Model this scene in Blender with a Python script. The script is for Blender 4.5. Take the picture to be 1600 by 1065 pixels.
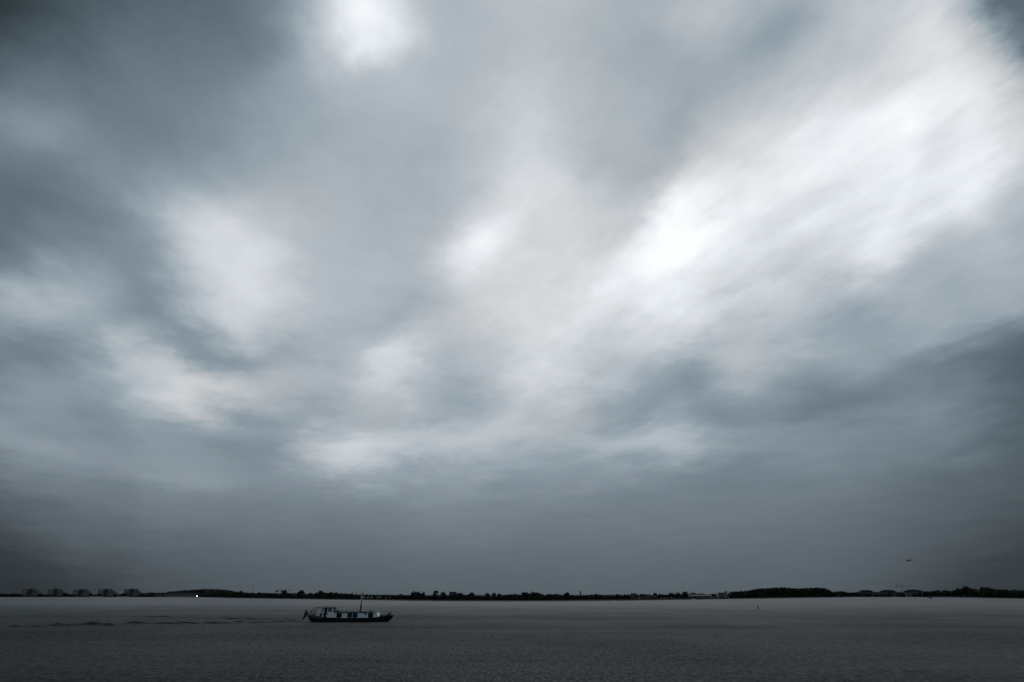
import bpy, bmesh, math, random
from mathutils import Vector, Matrix, Euler
random.seed(7)
R = math.radians
scene = bpy.context.scene
for o in list(bpy.data.objects):
    bpy.data.objects.remove(o)
col = scene.collection

# ------------------------------------------------------------------ camera
H = 6.2                                   # eye height above the lake (standing on a dike)
F = 1600 * 20 / 36                        # focal length in photo pixels (20 mm lens)
TH = math.atan(396 / F)                   # tilt up
cam_d = bpy.data.cameras.new('camera')
cam_d.lens = 20; cam_d.sensor_width = 36; cam_d.clip_start = 0.05; cam_d.clip_end = 80000
cam = bpy.data.objects.new('camera', cam_d); col.objects.link(cam)
cam.location = (0, 0, H); cam.rotation_euler = (R(90) + TH, 0, 0)
scene.camera = cam
CT, ST = math.cos(TH), math.sin(TH)

# ------------------------------------------------------------------ world: overcast sky
SUN_AZ, SUN_EL = R(28), R(60)             # behind the cloud, ahead and to the right
world = bpy.data.worlds.new('World'); scene.world = world
world.use_nodes = True
try:
    world.cycles.sampling_method = 'MANUAL'; world.cycles.sample_map_resolution = 512
except Exception:
    pass
# cloud masses, with lens vignette painted in as dark ones towards the corners: centre (x, y), size (x, y), turn, lightness; in a stereographic chart of the sky
# centred on the direction 28 degrees above the horizon to the north
CLOUDS_AND_VIGNETTE = [
    (0.175, 0.043, 0.324, 0.330, 2.95, 110.9), (-0.616, -0.195, 0.271, 0.392, 0.37, 25.2), (0.656, 0.380, 0.252, 0.155, 3.07, 29.3),
    (0.282, -0.381, 0.305, 0.157, 0.98, -27.4), (-0.106, 0.495, 0.356, 0.233, 0.49, -14.7), (0.673, 0.230, 0.394, 0.203, 1.89, 14.2),
    (-0.282, -0.183, 0.332, 0.403, 2.70, 7.0), (0.145, 0.492, 0.445, 0.277, 0.13, -10.7), (-0.667, 0.377, 0.218, 0.410, 2.01, -2.9),
    (-0.309, 0.023, 0.380, 0.415, 0.63, 7.4), (-0.654, -0.454, 0.437, 0.299, 2.41, -7.9), (0.746, 0.318, 0.226, 0.267, 3.02, 3.1),
    (0.765, -0.412, 0.096, 0.198, 2.29, -34.0), (-0.308, -0.151, 0.324, 0.356, 3.13, 2.8), (-0.672, 0.366, 0.221, 0.395, 2.04, -2.9),
    (-0.415, 0.104, 0.346, 0.437, 0.80, 5.4), (0.238, 0.426, 0.062, 0.195, 0.04, -29.7), (0.684, 0.203, 0.099, 0.286, 2.09, 28.3),
    (-0.710, 0.313, 0.130, 0.170, 1.81, -23.1), (-0.417, -0.075, 0.118, 0.326, 0.50, 12.4), (-0.628, -0.328, 0.365, 0.024, 1.66, -4.1),
    (0.100, 0.280, 0.115, 0.424, 0.17, 24.6), (0.778, -0.084, 0.053, 0.102, 0.30, -54.7), (-0.147, -0.151, 0.221, 0.091, 1.12, -24.6),
    (-0.691, 0.343, 0.178, 0.133, 0.24, -10.2), (-0.703, -0.037, 0.043, 0.168, 2.84, 18.4), (-0.143, 0.384, 0.160, 0.297, 0.63, 5.3),
    (0.131, 0.447, 0.072, 0.221, 0.27, -22.9), (0.480, 0.335, 0.081, 0.143, 2.86, 20.1), (-0.566, -0.447, 0.233, 0.074, 3.14, -28.7),
    (-0.601, 0.378, 0.232, 0.131, 0.61, -7.0), (0.546, 0.491, 0.075, 0.340, 0.81, 12.2), (-0.252, 0.442, 0.095, 0.036, 0.67, 26.1),
    (0.067, 0.111, 0.188, 0.058, 2.99, -32.6), (0.579, 0.206, 0.031, 0.159, 3.08, 20.1), (0.553, -0.006, 0.128, 0.033, 2.43, -17.2),
    (-0.436, 0.056, 0.079, 0.047, 1.29, 35.3), (0.705, -0.061, 0.055, 0.190, 2.24, 65.9), (-0.159, -0.095, 0.085, 0.044, 0.04, 90.4),
    (0.275, -0.101, 0.225, 0.079, 2.83, -42.2), (0.231, 0.127, 0.210, 0.036, 0.92, 37.3), (0.786, 0.517, 0.282, 0.099, 2.70, -29.3),
    (0.473, -0.012, 0.120, 0.033, 0.77, 23.4), (0.128, 0.244, 0.060, 0.078, 0.20, -42.5), (-0.451, 0.521, 0.094, 0.115, 0.83, -26.5),
    (0.081, -0.366, 0.526, 0.081, 0.54, -16.7), (0.428, 0.431, 0.366, 0.037, 2.96, 26.0), (-0.749, -0.227, 0.209, 0.027, 2.91, 18.2),
    (-0.241, 0.447, 0.084, 0.059, 2.64, 76.1), (0.636, 0.395, 0.139, 0.051, 0.04, -45.4), (-0.695, -0.048, 0.038, 0.054, 1.81, -57.7),
    (-0.071, 0.296, 0.073, 0.140, 2.44, -22.6), (-0.822, -0.319, 0.185, 0.059, 2.20, -37.4), (0.261, -0.107, 0.044, 0.103, 0.15, 23.0),
    (-0.711, 0.260, 0.054, 0.040, 0.43, 32.4), (0.672, 0.163, 0.033, 0.059, 1.34, 20.0), (0.308, 0.233, 0.063, 0.200, 2.59, -66.4),
    (-0.531, 0.115, 0.054, 0.046, 1.19, 73.6), (0.249, -0.145, 0.177, 0.036, 0.55, -35.7), (-0.128, -0.090, 0.081, 0.047, 2.70, -73.8),
    (0.664, -0.103, 0.040, 0.136, 2.12, -58.4), (0.380, -0.102, 0.099, 0.042, 2.33, 30.3), (-0.234, -0.253, 0.124, 0.030, 0.10, 44.6),
    (-0.324, -0.165, 0.034, 0.115, 2.45, -21.8), (-0.406, -0.109, 0.080, 0.036, 0.36, -51.5), (-0.564, -0.101, 0.191, 0.040, 2.63, 75.5),
    (0.755, 0.334, 0.026, 0.103, 0.43, -89.0), (0.645, 0.355, 0.028, 0.446, 0.27, 19.5), (-0.756, 0.406, 0.150, 0.043, 0.43, -61.3),
    (-0.050, 0.096, 0.038, 0.050, 2.23, 51.5), (0.289, 0.129, 0.041, 0.081, 2.57, 73.1), (-0.570, 0.006, 0.162, 0.045, 2.66, 45.7),
    (-0.466, -0.141, 0.031, 0.076, 1.75, 67.1), (-0.738, 0.095, 0.114, 0.052, 3.02, -41.3), (0.267, -0.242, 0.165, 0.025, 0.06, 28.9),
    (-0.232, 0.396, 0.099, 0.031, 3.02, -22.1), (-0.506, -0.095, 0.052, 0.142, 0.72, -86.0), (-0.234, 0.392, 0.028, 0.018, 0.17, 37.1),
    (-0.552, 0.095, 0.084, 0.035, 1.10, -26.9), (0.422, 0.431, 0.034, 0.063, 1.40, -36.4),
]

def srgb(v):
    v /= 255
    return v / 12.92 if v <= 0.04045 else ((v + 0.055) / 1.055) ** 2.4
def lin(r, g, b):
    return (srgb(r), srgb(g), srgb(b), 1)

def build_sky():
    nt = world.node_tree; N = nt.nodes; L = nt.links
    N.clear()
    def link(sock, v):
        if hasattr(v, 'links'): L.new(v, sock)
        else: sock.default_value = v
    def m(op, a, b=0.0, c=0.0, clamp=False):
        n = N.new('ShaderNodeMath'); n.operation = op; n.use_clamp = clamp
        link(n.inputs[0], a); link(n.inputs[1], b); link(n.inputs[2], c)
        return n.outputs[0]
    def vm(op, a, b=(0, 0, 0)):
        n = N.new('ShaderNodeVectorMath'); n.operation = op
        link(n.inputs[0], a); link(n.inputs[1], b)
        return n.outputs['Value'] if op in ('DOT_PRODUCT', 'LENGTH') else n.outputs['Vector']
    def comb(x, y, z=0.0):
        n = N.new('ShaderNodeCombineXYZ'); link(n.inputs[0], x); link(n.inputs[1], y); link(n.inputs[2], z)
        return n.outputs[0]
    def noise(vec, scale, detail=4, rough=0.5):
        n = N.new('ShaderNodeTexNoise'); link(n.inputs['Vector'], vec)
        n.inputs['Scale'].default_value = scale; n.inputs['Detail'].default_value = detail
        n.inputs['Roughness'].default_value = rough
        return n
    def mapr(v, a, b, c, d):
        n = N.new('ShaderNodeMapRange'); n.interpolation_type = 'SMOOTHSTEP'
        link(n.inputs[0], v)
        for i, q in enumerate((a, b, c, d)): n.inputs[i + 1].default_value = q
        return n.outputs[0]
    def mapping(vec, loc, rot, scl):
        n = N.new('ShaderNodeMapping'); n.vector_type = 'TEXTURE'; link(n.inputs['Vector'], vec)
        n.inputs['Location'].default_value = loc; n.inputs['Rotation'].default_value = rot
        n.inputs['Scale'].default_value = scl
        return n.outputs[0]
    tc = N.new('ShaderNodeTexCoord')
    d = vm('NORMALIZE', tc.outputs['Generated'])
    sep = N.new('ShaderNodeSeparateXYZ'); L.new(d, sep.inputs[0])
    dx, dy, dz = sep.outputs
    c0 = R(28)
    w = m('ADD', vm('DOT_PRODUCT', d, (0, math.cos(c0), math.sin(c0))), 1.0001)
    px = m('DIVIDE', m('MULTIPLY', dx, 2.0), w)
    py = m('DIVIDE', m('MULTIPLY', vm('DOT_PRODUCT', d, (0, -math.sin(c0), math.cos(c0))), 2.0), w)
    p = comb(px, py)
    # flat cloud deck overhead: direction -> position on the deck
    k = m('ADD', m('MAXIMUM', dz, 0.0), 0.10)
    q = comb(m('DIVIDE', dx, k), m('DIVIDE', dy, k))
    qs = mapping(q, (0, 0, 0), (0, 0, R(-65)), (1.7, 0.8, 1))      # along the wind
    # ragged edges: two scales of displacement
    n1 = noise(q, 1.3, 3, 0.5)
    n2 = noise(qs, 2.2, 6, 0.6)
    up = mapr(dz, 0.03, 0.32, 0.25, 1.0)
    w1 = vm('MULTIPLY', vm('SUBTRACT', n1.outputs['Color'], (.5, .5, .5)), (0.065, 0.055, 0))
    w2 = vm('MULTIPLY', vm('SUBTRACT', n2.outputs['Color'], (.5, .5, .5)), (0.085, 0.075, 0))
    n3 = noise(q, 3.0, 7, 0.62)
    w3 = vm('MULTIPLY', vm('SUBTRACT', n3.outputs['Color'], (.5, .5, .5)), (0.15, 0.11, 0))
    sc = N.new('ShaderNodeVectorMath'); sc.operation = 'SCALE'
    L.new(vm('ADD', vm('ADD', w1, w2), w3), sc.inputs[0]); L.new(up, sc.inputs['Scale'])
    p = vm('ADD', p, sc.outputs[0])
    # general brightness of the deck by elevation
    r = N.new('ShaderNodeValToRGB'); cr = r.color_ramp
    L.new(m('MULTIPLY_ADD', dz, 0.5, 0.5), r.inputs[0])
    stops = [(0, 78), (0.5, 78), (0.5 + 0.5 * math.sin(R(8)), 92), (0.5 + 0.5 * math.sin(R(20)), 112),
             (0.5 + 0.5 * math.sin(R(45)), 138), (1, 150)]
    while len(cr.elements) < len(stops): cr.elements.new(0.5)
    for e, (t, v) in zip(cr.elements, stops):
        e.position = t; e.color = (v / 255, v / 255, v / 255, 1)
    sepc = N.new('ShaderNodeSeparateColor'); L.new(r.outputs[0], sepc.inputs[0])
    acc = sepc.outputs[0]
    for i, (cx, cy, sx, sy, t, a) in enumerate(CLOUDS_AND_VIGNETTE):
        if i % 24 == 23: p = vm('ADD', p, m('MULTIPLY', acc, 1e-6))     # keeps the node stack short
        g = mapping(p, (cx, cy, 0), (0, 0, t), (sx, sy, 1))
        acc = m('MULTIPLY_ADD', m('POWER', 0.60653, vm('DOT_PRODUCT', g, g)), a / 255, acc)
    # streaks and billows on the deck
    s1 = noise(qs, 3.0, 7, 0.6).outputs[0]
    s2 = noise(q, 2.4, 7, 0.6).outputs[0]
    q3 = mapping(q, (0, 0, 0), (0, 0, R(-65)), (1.15, 0.8, 1))
    s3 = noise(q3, 5.0, 6, 0.62).outputs[0]
    amp = m('MULTIPLY', mapr(dz, 0.12, 0.45, 0.0, 1.0), mapr(acc, 0.60, 0.86, 0.18, 1.0))
    east = mapr(dx, -0.15, 0.35, 0.35, 1.0)
    fib = m('ADD', m('MULTIPLY', m('SUBTRACT', s1, 0.5), 0.26), m('MULTIPLY', m('SUBTRACT', s3, 0.5), 0.17))
    acc = m('MULTIPLY_ADD', fib, m('MULTIPLY', amp, east), acc)
    acc = m('MULTIPLY_ADD', m('SUBTRACT', s2, 0.5), m('MULTIPLY', mapr(dz, 0.02, 0.35, 0.02, 0.14), 1.0), acc)
    # lightness -> colour (cool grey cloud)
    r2 = N.new('ShaderNodeValToRGB'); L.new(acc, r2.inputs[0]); cr = r2.color_ramp
    stops = [(0, (0, 0, 0)), (30, (24, 31, 35)), (60, (51, 61, 67)), (100, (87, 102, 112)), (130, (116, 131, 142)),
             (160, (149, 163, 173)), (190, (184, 192, 199)), (215, (211, 216, 221)), (240, (235, 240, 246)), (255, (252, 254, 255))]
    while len(cr.elements) < len(stops): cr.elements.new(0.5)
    for e, (t, v) in zip(cr.elements, stops):
        e.position = t / 255; e.color = lin(*v)
    # thinner, warmer patches and the grey murk low down
    warm = m('MULTIPLY', mapr(noise(q, 1.1, 2).outputs[0], 0.42, 0.62, 0.0, 1.0), 1.0)
    warm = m('MULTIPLY', warm, mapr(acc, 0.55, 0.75, 0.0, 1.0))
    low = mapr(dz, 0.05, 0.30, 0.45, 0.0)
    fac = m('MAXIMUM', m('MULTIPLY', warm, 0.75), low)
    hs = N.new('ShaderNodeHueSaturation'); L.new(r2.outputs[0], hs.inputs['Color'])
    L.new(m('MULTIPLY_ADD', fac, -0.55, 1.0), hs.inputs['Saturation'])
    bg = N.new('ShaderNodeBackground'); L.new(hs.outputs[0], bg.inputs[0]); bg.inputs[1].default_value = 1.0
    # the clear sky above the deck shows through it only faintly
    sky = N.new('ShaderNodeTexSky'); sky.sky_type = 'NISHITA'; sky.sun_disc = False
    sky.sun_elevation = SUN_EL; sky.sun_rotation = SUN_AZ
    bg2 = N.new('ShaderNodeBackground'); L.new(sky.outputs[0], bg2.inputs[0]); bg2.inputs[1].default_value = 0.05
    mix = N.new('ShaderNodeMixShader'); mix.inputs[0].default_value = 0.006
    L.new(bg.outputs[0], mix.inputs[1]); L.new(bg2.outputs[0], mix.inputs[2])
    out = N.new('ShaderNodeOutputWorld'); L.new(mix.outputs[0], out.inputs[0])
build_sky()

sun_d = bpy.data.lights.new('sun', 'SUN'); sun_d.energy = 0.5; sun_d.angle = R(40); sun_d.color = (1, 0.97, 0.92)
sun = bpy.data.objects.new('sun', sun_d); col.objects.link(sun)
sdir = Vector((math.sin(SUN_AZ) * math.cos(SUN_EL), math.cos(SUN_AZ) * math.cos(SUN_EL), math.sin(SUN_EL)))
sun.rotation_euler = sdir.to_track_quat('Z', 'Y').to_euler()

vs = scene.view_settings
vs.view_transform = 'Standard'; vs.look = 'None'; vs.exposure = 0; vs.gamma = 1; vs.use_curve_mapping = False
scene.render.engine = 'CYCLES'
scene.cycles.use_denoising = True
scene.cycles.max_bounces = 4
scene.cycles.transparent_max_bounces = 8

# ------------------------------------------------------------------ geometry helpers
def ray(px, py):
    x, y = px - 800, py - 532.5
    return Vector((x, F * CT + y * ST, F * ST - y * CT)).normalized()
def ground(px, py):                       # where that line of sight meets the water
    d = ray(px, py); t = -H / d.z
    return Vector((d.x * t, d.y * t, 0))
def along(px, dist, py=930):              # a point on the ground that far away in that direction
    d = ray(px, py); k = dist / math.hypot(d.x, d.y)
    return Vector((d.x * k, d.y * k, 0))
def height(px, py, dist):                 # height of the line of sight at that distance
    d = ray(px, py)
    return H + dist * d.z / math.hypot(d.x, d.y)
def mpp(p):                               # metres across one photo pixel at that point
    return (p.y * CT + (p.z - H) * ST) / F
def interp(tab, x):
    if x <= tab[0][0]: return tab[0][1]
    for (a, va), (b, vb) in zip(tab, tab[1:]):
        if x <= b: return va + (vb - va) * (x - a) / (b - a)
    return tab[-1][1]
SHORE = [(-500, 932.2), (0, 932.1), (150, 931.9), (320, 932.4), (400, 934), (480, 935.2), (560, 936.2), (640, 937.4), (720, 938.2),
         (800, 938.6), (880, 938.3), (960, 937.6), (1040, 936.5), (1120, 935.2), (1180, 934.2), (1260, 932.9), (1340, 932.0),
         (1420, 931.9), (1500, 932.6), (1600, 934.4), (1900, 936.5)]
def shore(px):                            # distance of the far bank
    g = ground(px, interp(SHORE, px)); return math.hypot(g.x, g.y)

class MB:
    def __init__(s): s.v = []; s.f = []
    def add(s, vs_, fs):
        n = len(s.v); s.v += [tuple(v) for v in vs_]; s.f += [tuple(i + n for i in f) for f in fs]; return s
    def box(s, x0, x1, y0, y1, z0, z1):
        return s.add([(x0, y0, z0), (x1, y0, z0), (x1, y1, z0), (x0, y1, z0), (x0, y0, z1), (x1, y0, z1), (x1, y1, z1), (x0, y1, z1)],
                     [(0, 3, 2, 1), (4, 5, 6, 7), (0, 1, 5, 4), (1, 2, 6, 5), (2, 3, 7, 6), (3, 0, 4, 7)])
    def prism(s, pts, y0, y1):            # outline in x,z pushed along y
        n = len(pts)
        vs_ = [(x, y0, z) for x, z in pts] + [(x, y1, z) for x, z in pts]
        fs = [tuple(range(n)), tuple(range(2 * n - 1, n - 1, -1))] + [(i, i + n, (i + 1) % n + n, (i + 1) % n) for i in range(n)]
        return s.add(vs_, fs)
    def tube(s, pts, r, seg=6, r1=None):
        pts = [Vector(p) for p in pts]; n = len(pts); rings = []
        for i, p in enumerate(pts):
            t = (pts[min(i + 1, n - 1)] - pts[max(i - 1, 0)]).normalized()
            a = t.cross(Vector((0, 1, 0.013))); 
            if a.length < 1e-3: a = t.cross(Vector((1, 0, 0)))
            a.normalize(); b = t.cross(a)
            rr = r if r1 is None else r + (r1 - r) * i / (n - 1)
            rings.append([p + (a * math.cos(2 * math.pi * k / seg) + b * math.sin(2 * math.pi * k / seg)) * rr for k in range(seg)])
        vs_ = [v for g in rings for v in g]
        fs = [(i * seg + k, i * seg + (k + 1) % seg, (i + 1) * seg + (k + 1) % seg, (i + 1) * seg + k) for i in range(n - 1) for k in range(seg)]
        fs += [tuple(range(seg))[::-1], tuple((n - 1) * seg + k for k in range(seg))]
        return s.add(vs_, fs)
    def ball(s, c, r, seg=10, rings=7, sz=1.0):
        vs_ = [(c[0], c[1], c[2] - r * sz)]
        for i in range(1, rings):
            a = -math.pi / 2 + math.pi * i / rings
            for k in range(seg):
                b = 2 * math.pi * k / seg
                vs_.append((c[0] + r * math.cos(a) * math.cos(b), c[1] + r * math.cos(a) * math.sin(b), c[2] + r * sz * math.sin(a)))
        vs_.append((c[0], c[1], c[2] + r * sz)); fs = []
        for k in range(seg): fs.append((0, 1 + (k + 1) % seg, 1 + k))
        for i in range(rings - 2):
            for k in range(seg):
                a = 1 + i * seg + k; b = 1 + i * seg + (k + 1) % seg; fs.append((a, b, b + seg, a + seg))
        t = len(vs_) - 1; o = 1 + (rings - 2) * seg
        for k in range(seg): fs.append((o + k, o + (k + 1) % seg, t))
        return s.add(vs_, fs)
    def mesh(s, name, mat, smooth=False):
        me = bpy.data.meshes.new(name); me.from_pydata(s.v, [], s.f); me.validate(); me.update()
        me.materials.append(mat)
        if smooth:
            for p in me.polygons: p.use_smooth = True
        return me
    def build(s, name, mat, parent=None, smooth=False, bevel=0):
        o = bpy.data.objects.new(name, s.mesh(name, mat, smooth)); col.objects.link(o)
        if parent: o.parent = parent
        if bevel:
            b = o.modifiers.new('bevel', 'BEVEL'); b.width = bevel; b.segments = 2; b.limit_method = 'ANGLE'
        return o
def empty(name, loc, rz=0):
    o = bpy.data.objects.new(name, None); col.objects.link(o); o.location = loc; o.rotation_euler = (0, 0, rz)
    o.empty_display_size = 0.5
    return o
def tag(o, label=None, cat=None, group=None, kind=None):
    if label: o['label'] = label
    if cat: o['category'] = cat
    if group: o['group'] = group
    if kind: o['kind'] = kind
    return o
def place(name, me, parent=None, loc=(0, 0, 0)):
    o = bpy.data.objects.new(name, me); col.objects.link(o); o.location = loc
    if parent: o.parent = parent
    return o

# ------------------------------------------------------------------ materials
MATS = {}
def mat(name, c, rough=0.6, var=0.15, scale=1.0, metallic=0.0, spec=0.5, objvar=0.0):
    if name in MATS: return MATS[name]
    ma = bpy.data.materials.new(name); ma.use_nodes = True; nt = ma.node_tree; N = nt.nodes; L = nt.links
    b = N['Principled BSDF']; b.inputs['Roughness'].default_value = rough; b.inputs['Metallic'].default_value = metallic
    b.inputs['Specular IOR Level'].default_value = spec
    tc = N.new('ShaderNodeTexCoord'); n = N.new('ShaderNodeTexNoise'); n.inputs['Scale'].default_value = scale; n.inputs['Detail'].default_value = 5
    L.new(tc.outputs['Object'], n.inputs['Vector'])
    r = N.new('ShaderNodeValToRGB'); L.new(n.outputs[0], r.inputs[0])
    r.color_ramp.elements[0].position = 0.3; r.color_ramp.elements[1].position = 0.7
    r.color_ramp.elements[0].color = [x * (1 - var) for x in c] + [1]
    r.color_ramp.elements[1].color = [min(1, x * (1 + var)) for x in c] + [1]
    src = r.outputs[0]
    if objvar:
        oi = N.new('ShaderNodeObjectInfo'); h = N.new('ShaderNodeHueSaturation'); L.new(src, h.inputs['Color'])
        mr = N.new('ShaderNodeMapRange'); L.new(oi.outputs['Random'], mr.inputs[0]); mr.inputs[3].default_value = 1 - objvar; mr.inputs[4].default_value = 1 + objvar
        L.new(mr.outputs[0], h.inputs['Value']); src = h.outputs[0]
    L.new(src, b.inputs['Base Color']); MATS[name] = ma
    return ma
def glass_mat(name, tint=(0.75, 0.8, 0.82)):
    if name in MATS: return MATS[name]
    ma = bpy.data.materials.new(name); ma.use_nodes = True; nt = ma.node_tree; N = nt.nodes; L = nt.links; N.clear()
    t = N.new('ShaderNodeBsdfTransparent'); t.inputs[0].default_value = (*tint, 1)
    g = N.new('ShaderNodeBsdfGlossy'); g.inputs['Roughness'].default_value = 0.03
    fr = N.new('ShaderNodeFresnel'); fr.inputs[0].default_value = 1.5
    mx = N.new('ShaderNodeMixShader'); o = N.new('ShaderNodeOutputMaterial')
    L.new(fr.outputs[0], mx.inputs[0]); L.new(t.outputs[0], mx.inputs[1]); L.new(g.outputs[0], mx.inputs[2]); L.new(mx.outputs[0], o.inputs[0])
    MATS[name] = ma; return ma
leaf = mat('foliage', (0.030, 0.035, 0.024), 0.8, 0.3, 0.6, spec=0.2, objvar=0.35)
pine_leaf = mat('needle_foliage', (0.02, 0.027, 0.018), 0.75, 0.3, 0.6, spec=0.2, objvar=0.2)
bark = mat('bark', (0.05, 0.04, 0.032), 0.9, 0.3, 2)
white_paint = mat('white_paint', (0.80, 0.88, 0.95), 0.35, 0.06, 1.5)
hull_paint = mat('black_hull_paint', (0.012, 0.014, 0.017), 0.35, 0.3, 1.2, spec=0.3)
bulwark_paint = mat('charcoal_bulwark_paint', (0.045, 0.055, 0.06), 0.4, 0.2, 1.2, spec=0.3)
dark_paint = mat('dark_deck_paint', (0.022, 0.025, 0.028), 0.55, 0.25, 2)
black_metal = mat('black_metal', (0.015, 0.016, 0.018), 0.5, 0.2, 3, spec=0.3)
steel = mat('dark_steel', (0.05, 0.052, 0.055), 0.6, 0.2, 1)
grey_metal = mat('grey_metal', (0.22, 0.23, 0.24), 0.45, 0.15, 2)
wood = mat('varnished_wood', (0.10, 0.05, 0.025), 0.45, 0.3, 4)
dark_glass = mat('dark_window_glass', (0.008, 0.01, 0.012), 0.1, 0.1, 1)
clear_glass = glass_mat('clear_glass')
curtain_cloth = mat('curtain_cloth', (0.25, 0.25, 0.25), 0.9, 0.2, 5)

# ------------------------------------------------------------------ the lake
def water_material():
    ma = bpy.data.materials.new('lake_water'); ma.use_nodes = True; nt = ma.node_tree; N = nt.nodes; L = nt.links
    b = N['Principled BSDF']
    b.inputs['Base Color'].default_value = (0.006, 0.009, 0.010, 1); b.inputs['IOR'].default_value = 1.30
    b.distribution = 'GGX'
    geo = N.new('ShaderNodeNewGeometry')
    def noise(sx, sy, sz, scale, detail, rough=0.5, rot=0.0):
        mp = N.new('ShaderNodeMapping'); L.new(geo.outputs['Position'], mp.inputs['Vector'])
        mp.inputs['Scale'].default_value = (sx, sy, sz); mp.inputs['Rotation'].default_value = (0, 0, rot)
        n = N.new('ShaderNodeTexNoise'); L.new(mp.outputs[0], n.inputs['Vector'])
        n.inputs['Scale'].default_value = scale; n.inputs['Detail'].default_value = detail; n.inputs['Roughness'].default_value = rough
        return n
    def vm(op, a, bb):
        n = N.new('ShaderNodeVectorMath'); n.operation = op; L.new(a, n.inputs[0])
        if hasattr(bb, 'links'): L.new(bb, n.inputs[1])
        else: n.inputs[1].default_value = bb
        return n.outputs[0]
    def scl(v, s):
        n = N.new('ShaderNodeVectorMath'); n.operation = 'SCALE'; L.new(v, n.inputs[0])
        if hasattr(s, 'links'): L.new(s, n.inputs['Scale'])
        else: n.inputs['Scale'].default_value = s
        return n.outputs[0]
    def mapr(v, a, bb, c, d):
        n = N.new('ShaderNodeMapRange'); n.interpolation_type = 'SMOOTHSTEP'; L.new(v, n.inputs[0])
        for i, q in enumerate((a, bb, c, d)): n.inputs[i + 1].default_value = q
        return n.outputs[0]
    # facet slopes of ripples (about 0.5 m), wavelets (about 2 m) and chop (about 6 m)
    ripple = vm('SUBTRACT', noise(1, 1.25, 1, 5.0, 3, 0.6, 0.3).outputs['Color'], (.5, .5, .5))
    wavelet = vm('SUBTRACT', noise(1.0, 0.35, 1, 2.6, 4, 0.65, 0.05).outputs['Color'], (.5, .5, .5))
    chop = vm('SUBTRACT', noise(0.6, 1.4, 1, 0.35, 2, 0.5, 0.15).outputs['Color'], (.5, .5, .5))
    # slicks: long calm and ruffled lanes lying across the lake
    lane = noise(0.004, 0.035, 1, 1.0, 4, 0.55, 0.03).outputs[0]
    gust = noise(0.022, 0.02, 1, 1.0, 4, 0.55, 0.2).outputs[0]
    amp = N.new('ShaderNodeMath'); amp.operation = 'MULTIPLY'
    L.new(mapr(lane, 0.36, 0.62, 0.55, 1.25), amp.inputs[0]); L.new(mapr(gust, 0.35, 0.65, 0.8, 1.2), amp.inputs[1])
    s = vm('ADD', vm('ADD', scl(ripple, WATER_SLOPE[0]), scl(wavelet, WATER_SLOPE[1])), scl(chop, WATER_SLOPE[2]))
    sp = N.new('ShaderNodeSeparateXYZ'); L.new(geo.outputs['Position'], sp.inputs[0])
    lee = mapr(sp.outputs[1], 60, 420, WATER_LEE[0], WATER_LEE[1])       # calmer in the lee of the far bank
    ru = N.new('ShaderNodeMath'); ru.operation = 'MULTIPLY'                # cat's paws: ruffled lanes are rougher
    L.new(mapr(sp.outputs[1], 30, 520, WATER_ROUGH[0], WATER_ROUGH[1]), ru.inputs[0])
    pat = N.new('ShaderNodeMath'); pat.operation = 'MULTIPLY'
    L.new(mapr(lane, 0.34, 0.66, 0.975, 1.025), pat.inputs[0]); L.new(mapr(gust, 0.36, 0.64, 0.94, 1.05), pat.inputs[1])
    pw = N.new('ShaderNodeMath'); pw.operation = 'MULTIPLY'
    L.new(pat.outputs[0], pw.inputs[0]); L.new(mapr(noise(1.0, 0.2, 1, 3.4, 4, 0.72, 0.0).outputs[0], 0.3, 0.7, 0.78, 1.22), pw.inputs[1])
    L.new(pw.outputs[0], ru.inputs[1]); L.new(ru.outputs[0], b.inputs['Roughness'])
    s = vm('MULTIPLY', scl(scl(s, amp.outputs[0]), lee), (1, 1, 0))
    nrm = N.new('ShaderNodeVectorMath'); nrm.operation = 'NORMALIZE'
    L.new(vm('ADD', geo.outputs['Normal'], s), nrm.inputs[0])
    L.new(nrm.outputs[0], b.inputs['Normal'])
    return ma
WATER_SLOPE = (1.0, 0.62, 0.14)
WATER_LEE = (2.6, 0.8)
WATER_ROUGH = (0.72, 0.39)

BOAT = ground(543.6, 971.0)                  # the barge's waterline
BOAT.y += 2.2
RIDGES = []                               # short steep wave crests: x, y, half length, half width, height
def crest(px, py, ln, wd, h):
    g = ground(px, py); RIDGES.append((g.x, g.y, ln, wd, h))
_r = random.Random(11)
for (x0, y0, x1, y1, n, h0) in ((466, 970.6, 20, 978.4, 26, 0.42), (460, 968.2, 230, 963.0, 20, 0.34), (455, 966.5, 60, 953.0, 16, 0.24), (440, 972.5, 120, 975.5, 16, 0.28), (460, 969.5, 120, 968.5, 16, 0.24)):
    for i in range(n):
        u = (i + _r.uniform(0.1, 0.9)) / n
        crest(x0 + (x1 - x0) * u, y0 + (y1 - y0) * u + _r.uniform(-1.0, 1.0), _r.uniform(0.8, 2.6), _r.uniform(0.35, 0.6), h0 * _r.uniform(0.55, 1.15))
crest(209, 973.6, 1.9, 0.6, 0.55); crest(257, 973.6, 1.8, 0.55, 0.46); crest(151, 975.4, 2.4, 0.5, 0.4); crest(90, 977.2, 3.0, 0.5, 0.36)
SWELL = [(-200, 990), (300, 984), (470, 978.5), (620, 977.5), (790, 982), (900, 981.8), (1160, 977.8), (1350, 975.2), (1600, 972.6), (1900, 970)]
SWELL_G = []
for k in range(0, 106):
    px_ = -200 + 20 * k; g = ground(px_, interp(SWELL, px_) + 0.35 * math.sin(px_ * 0.021)); SWELL_G.append((g.x, g.y))
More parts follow.
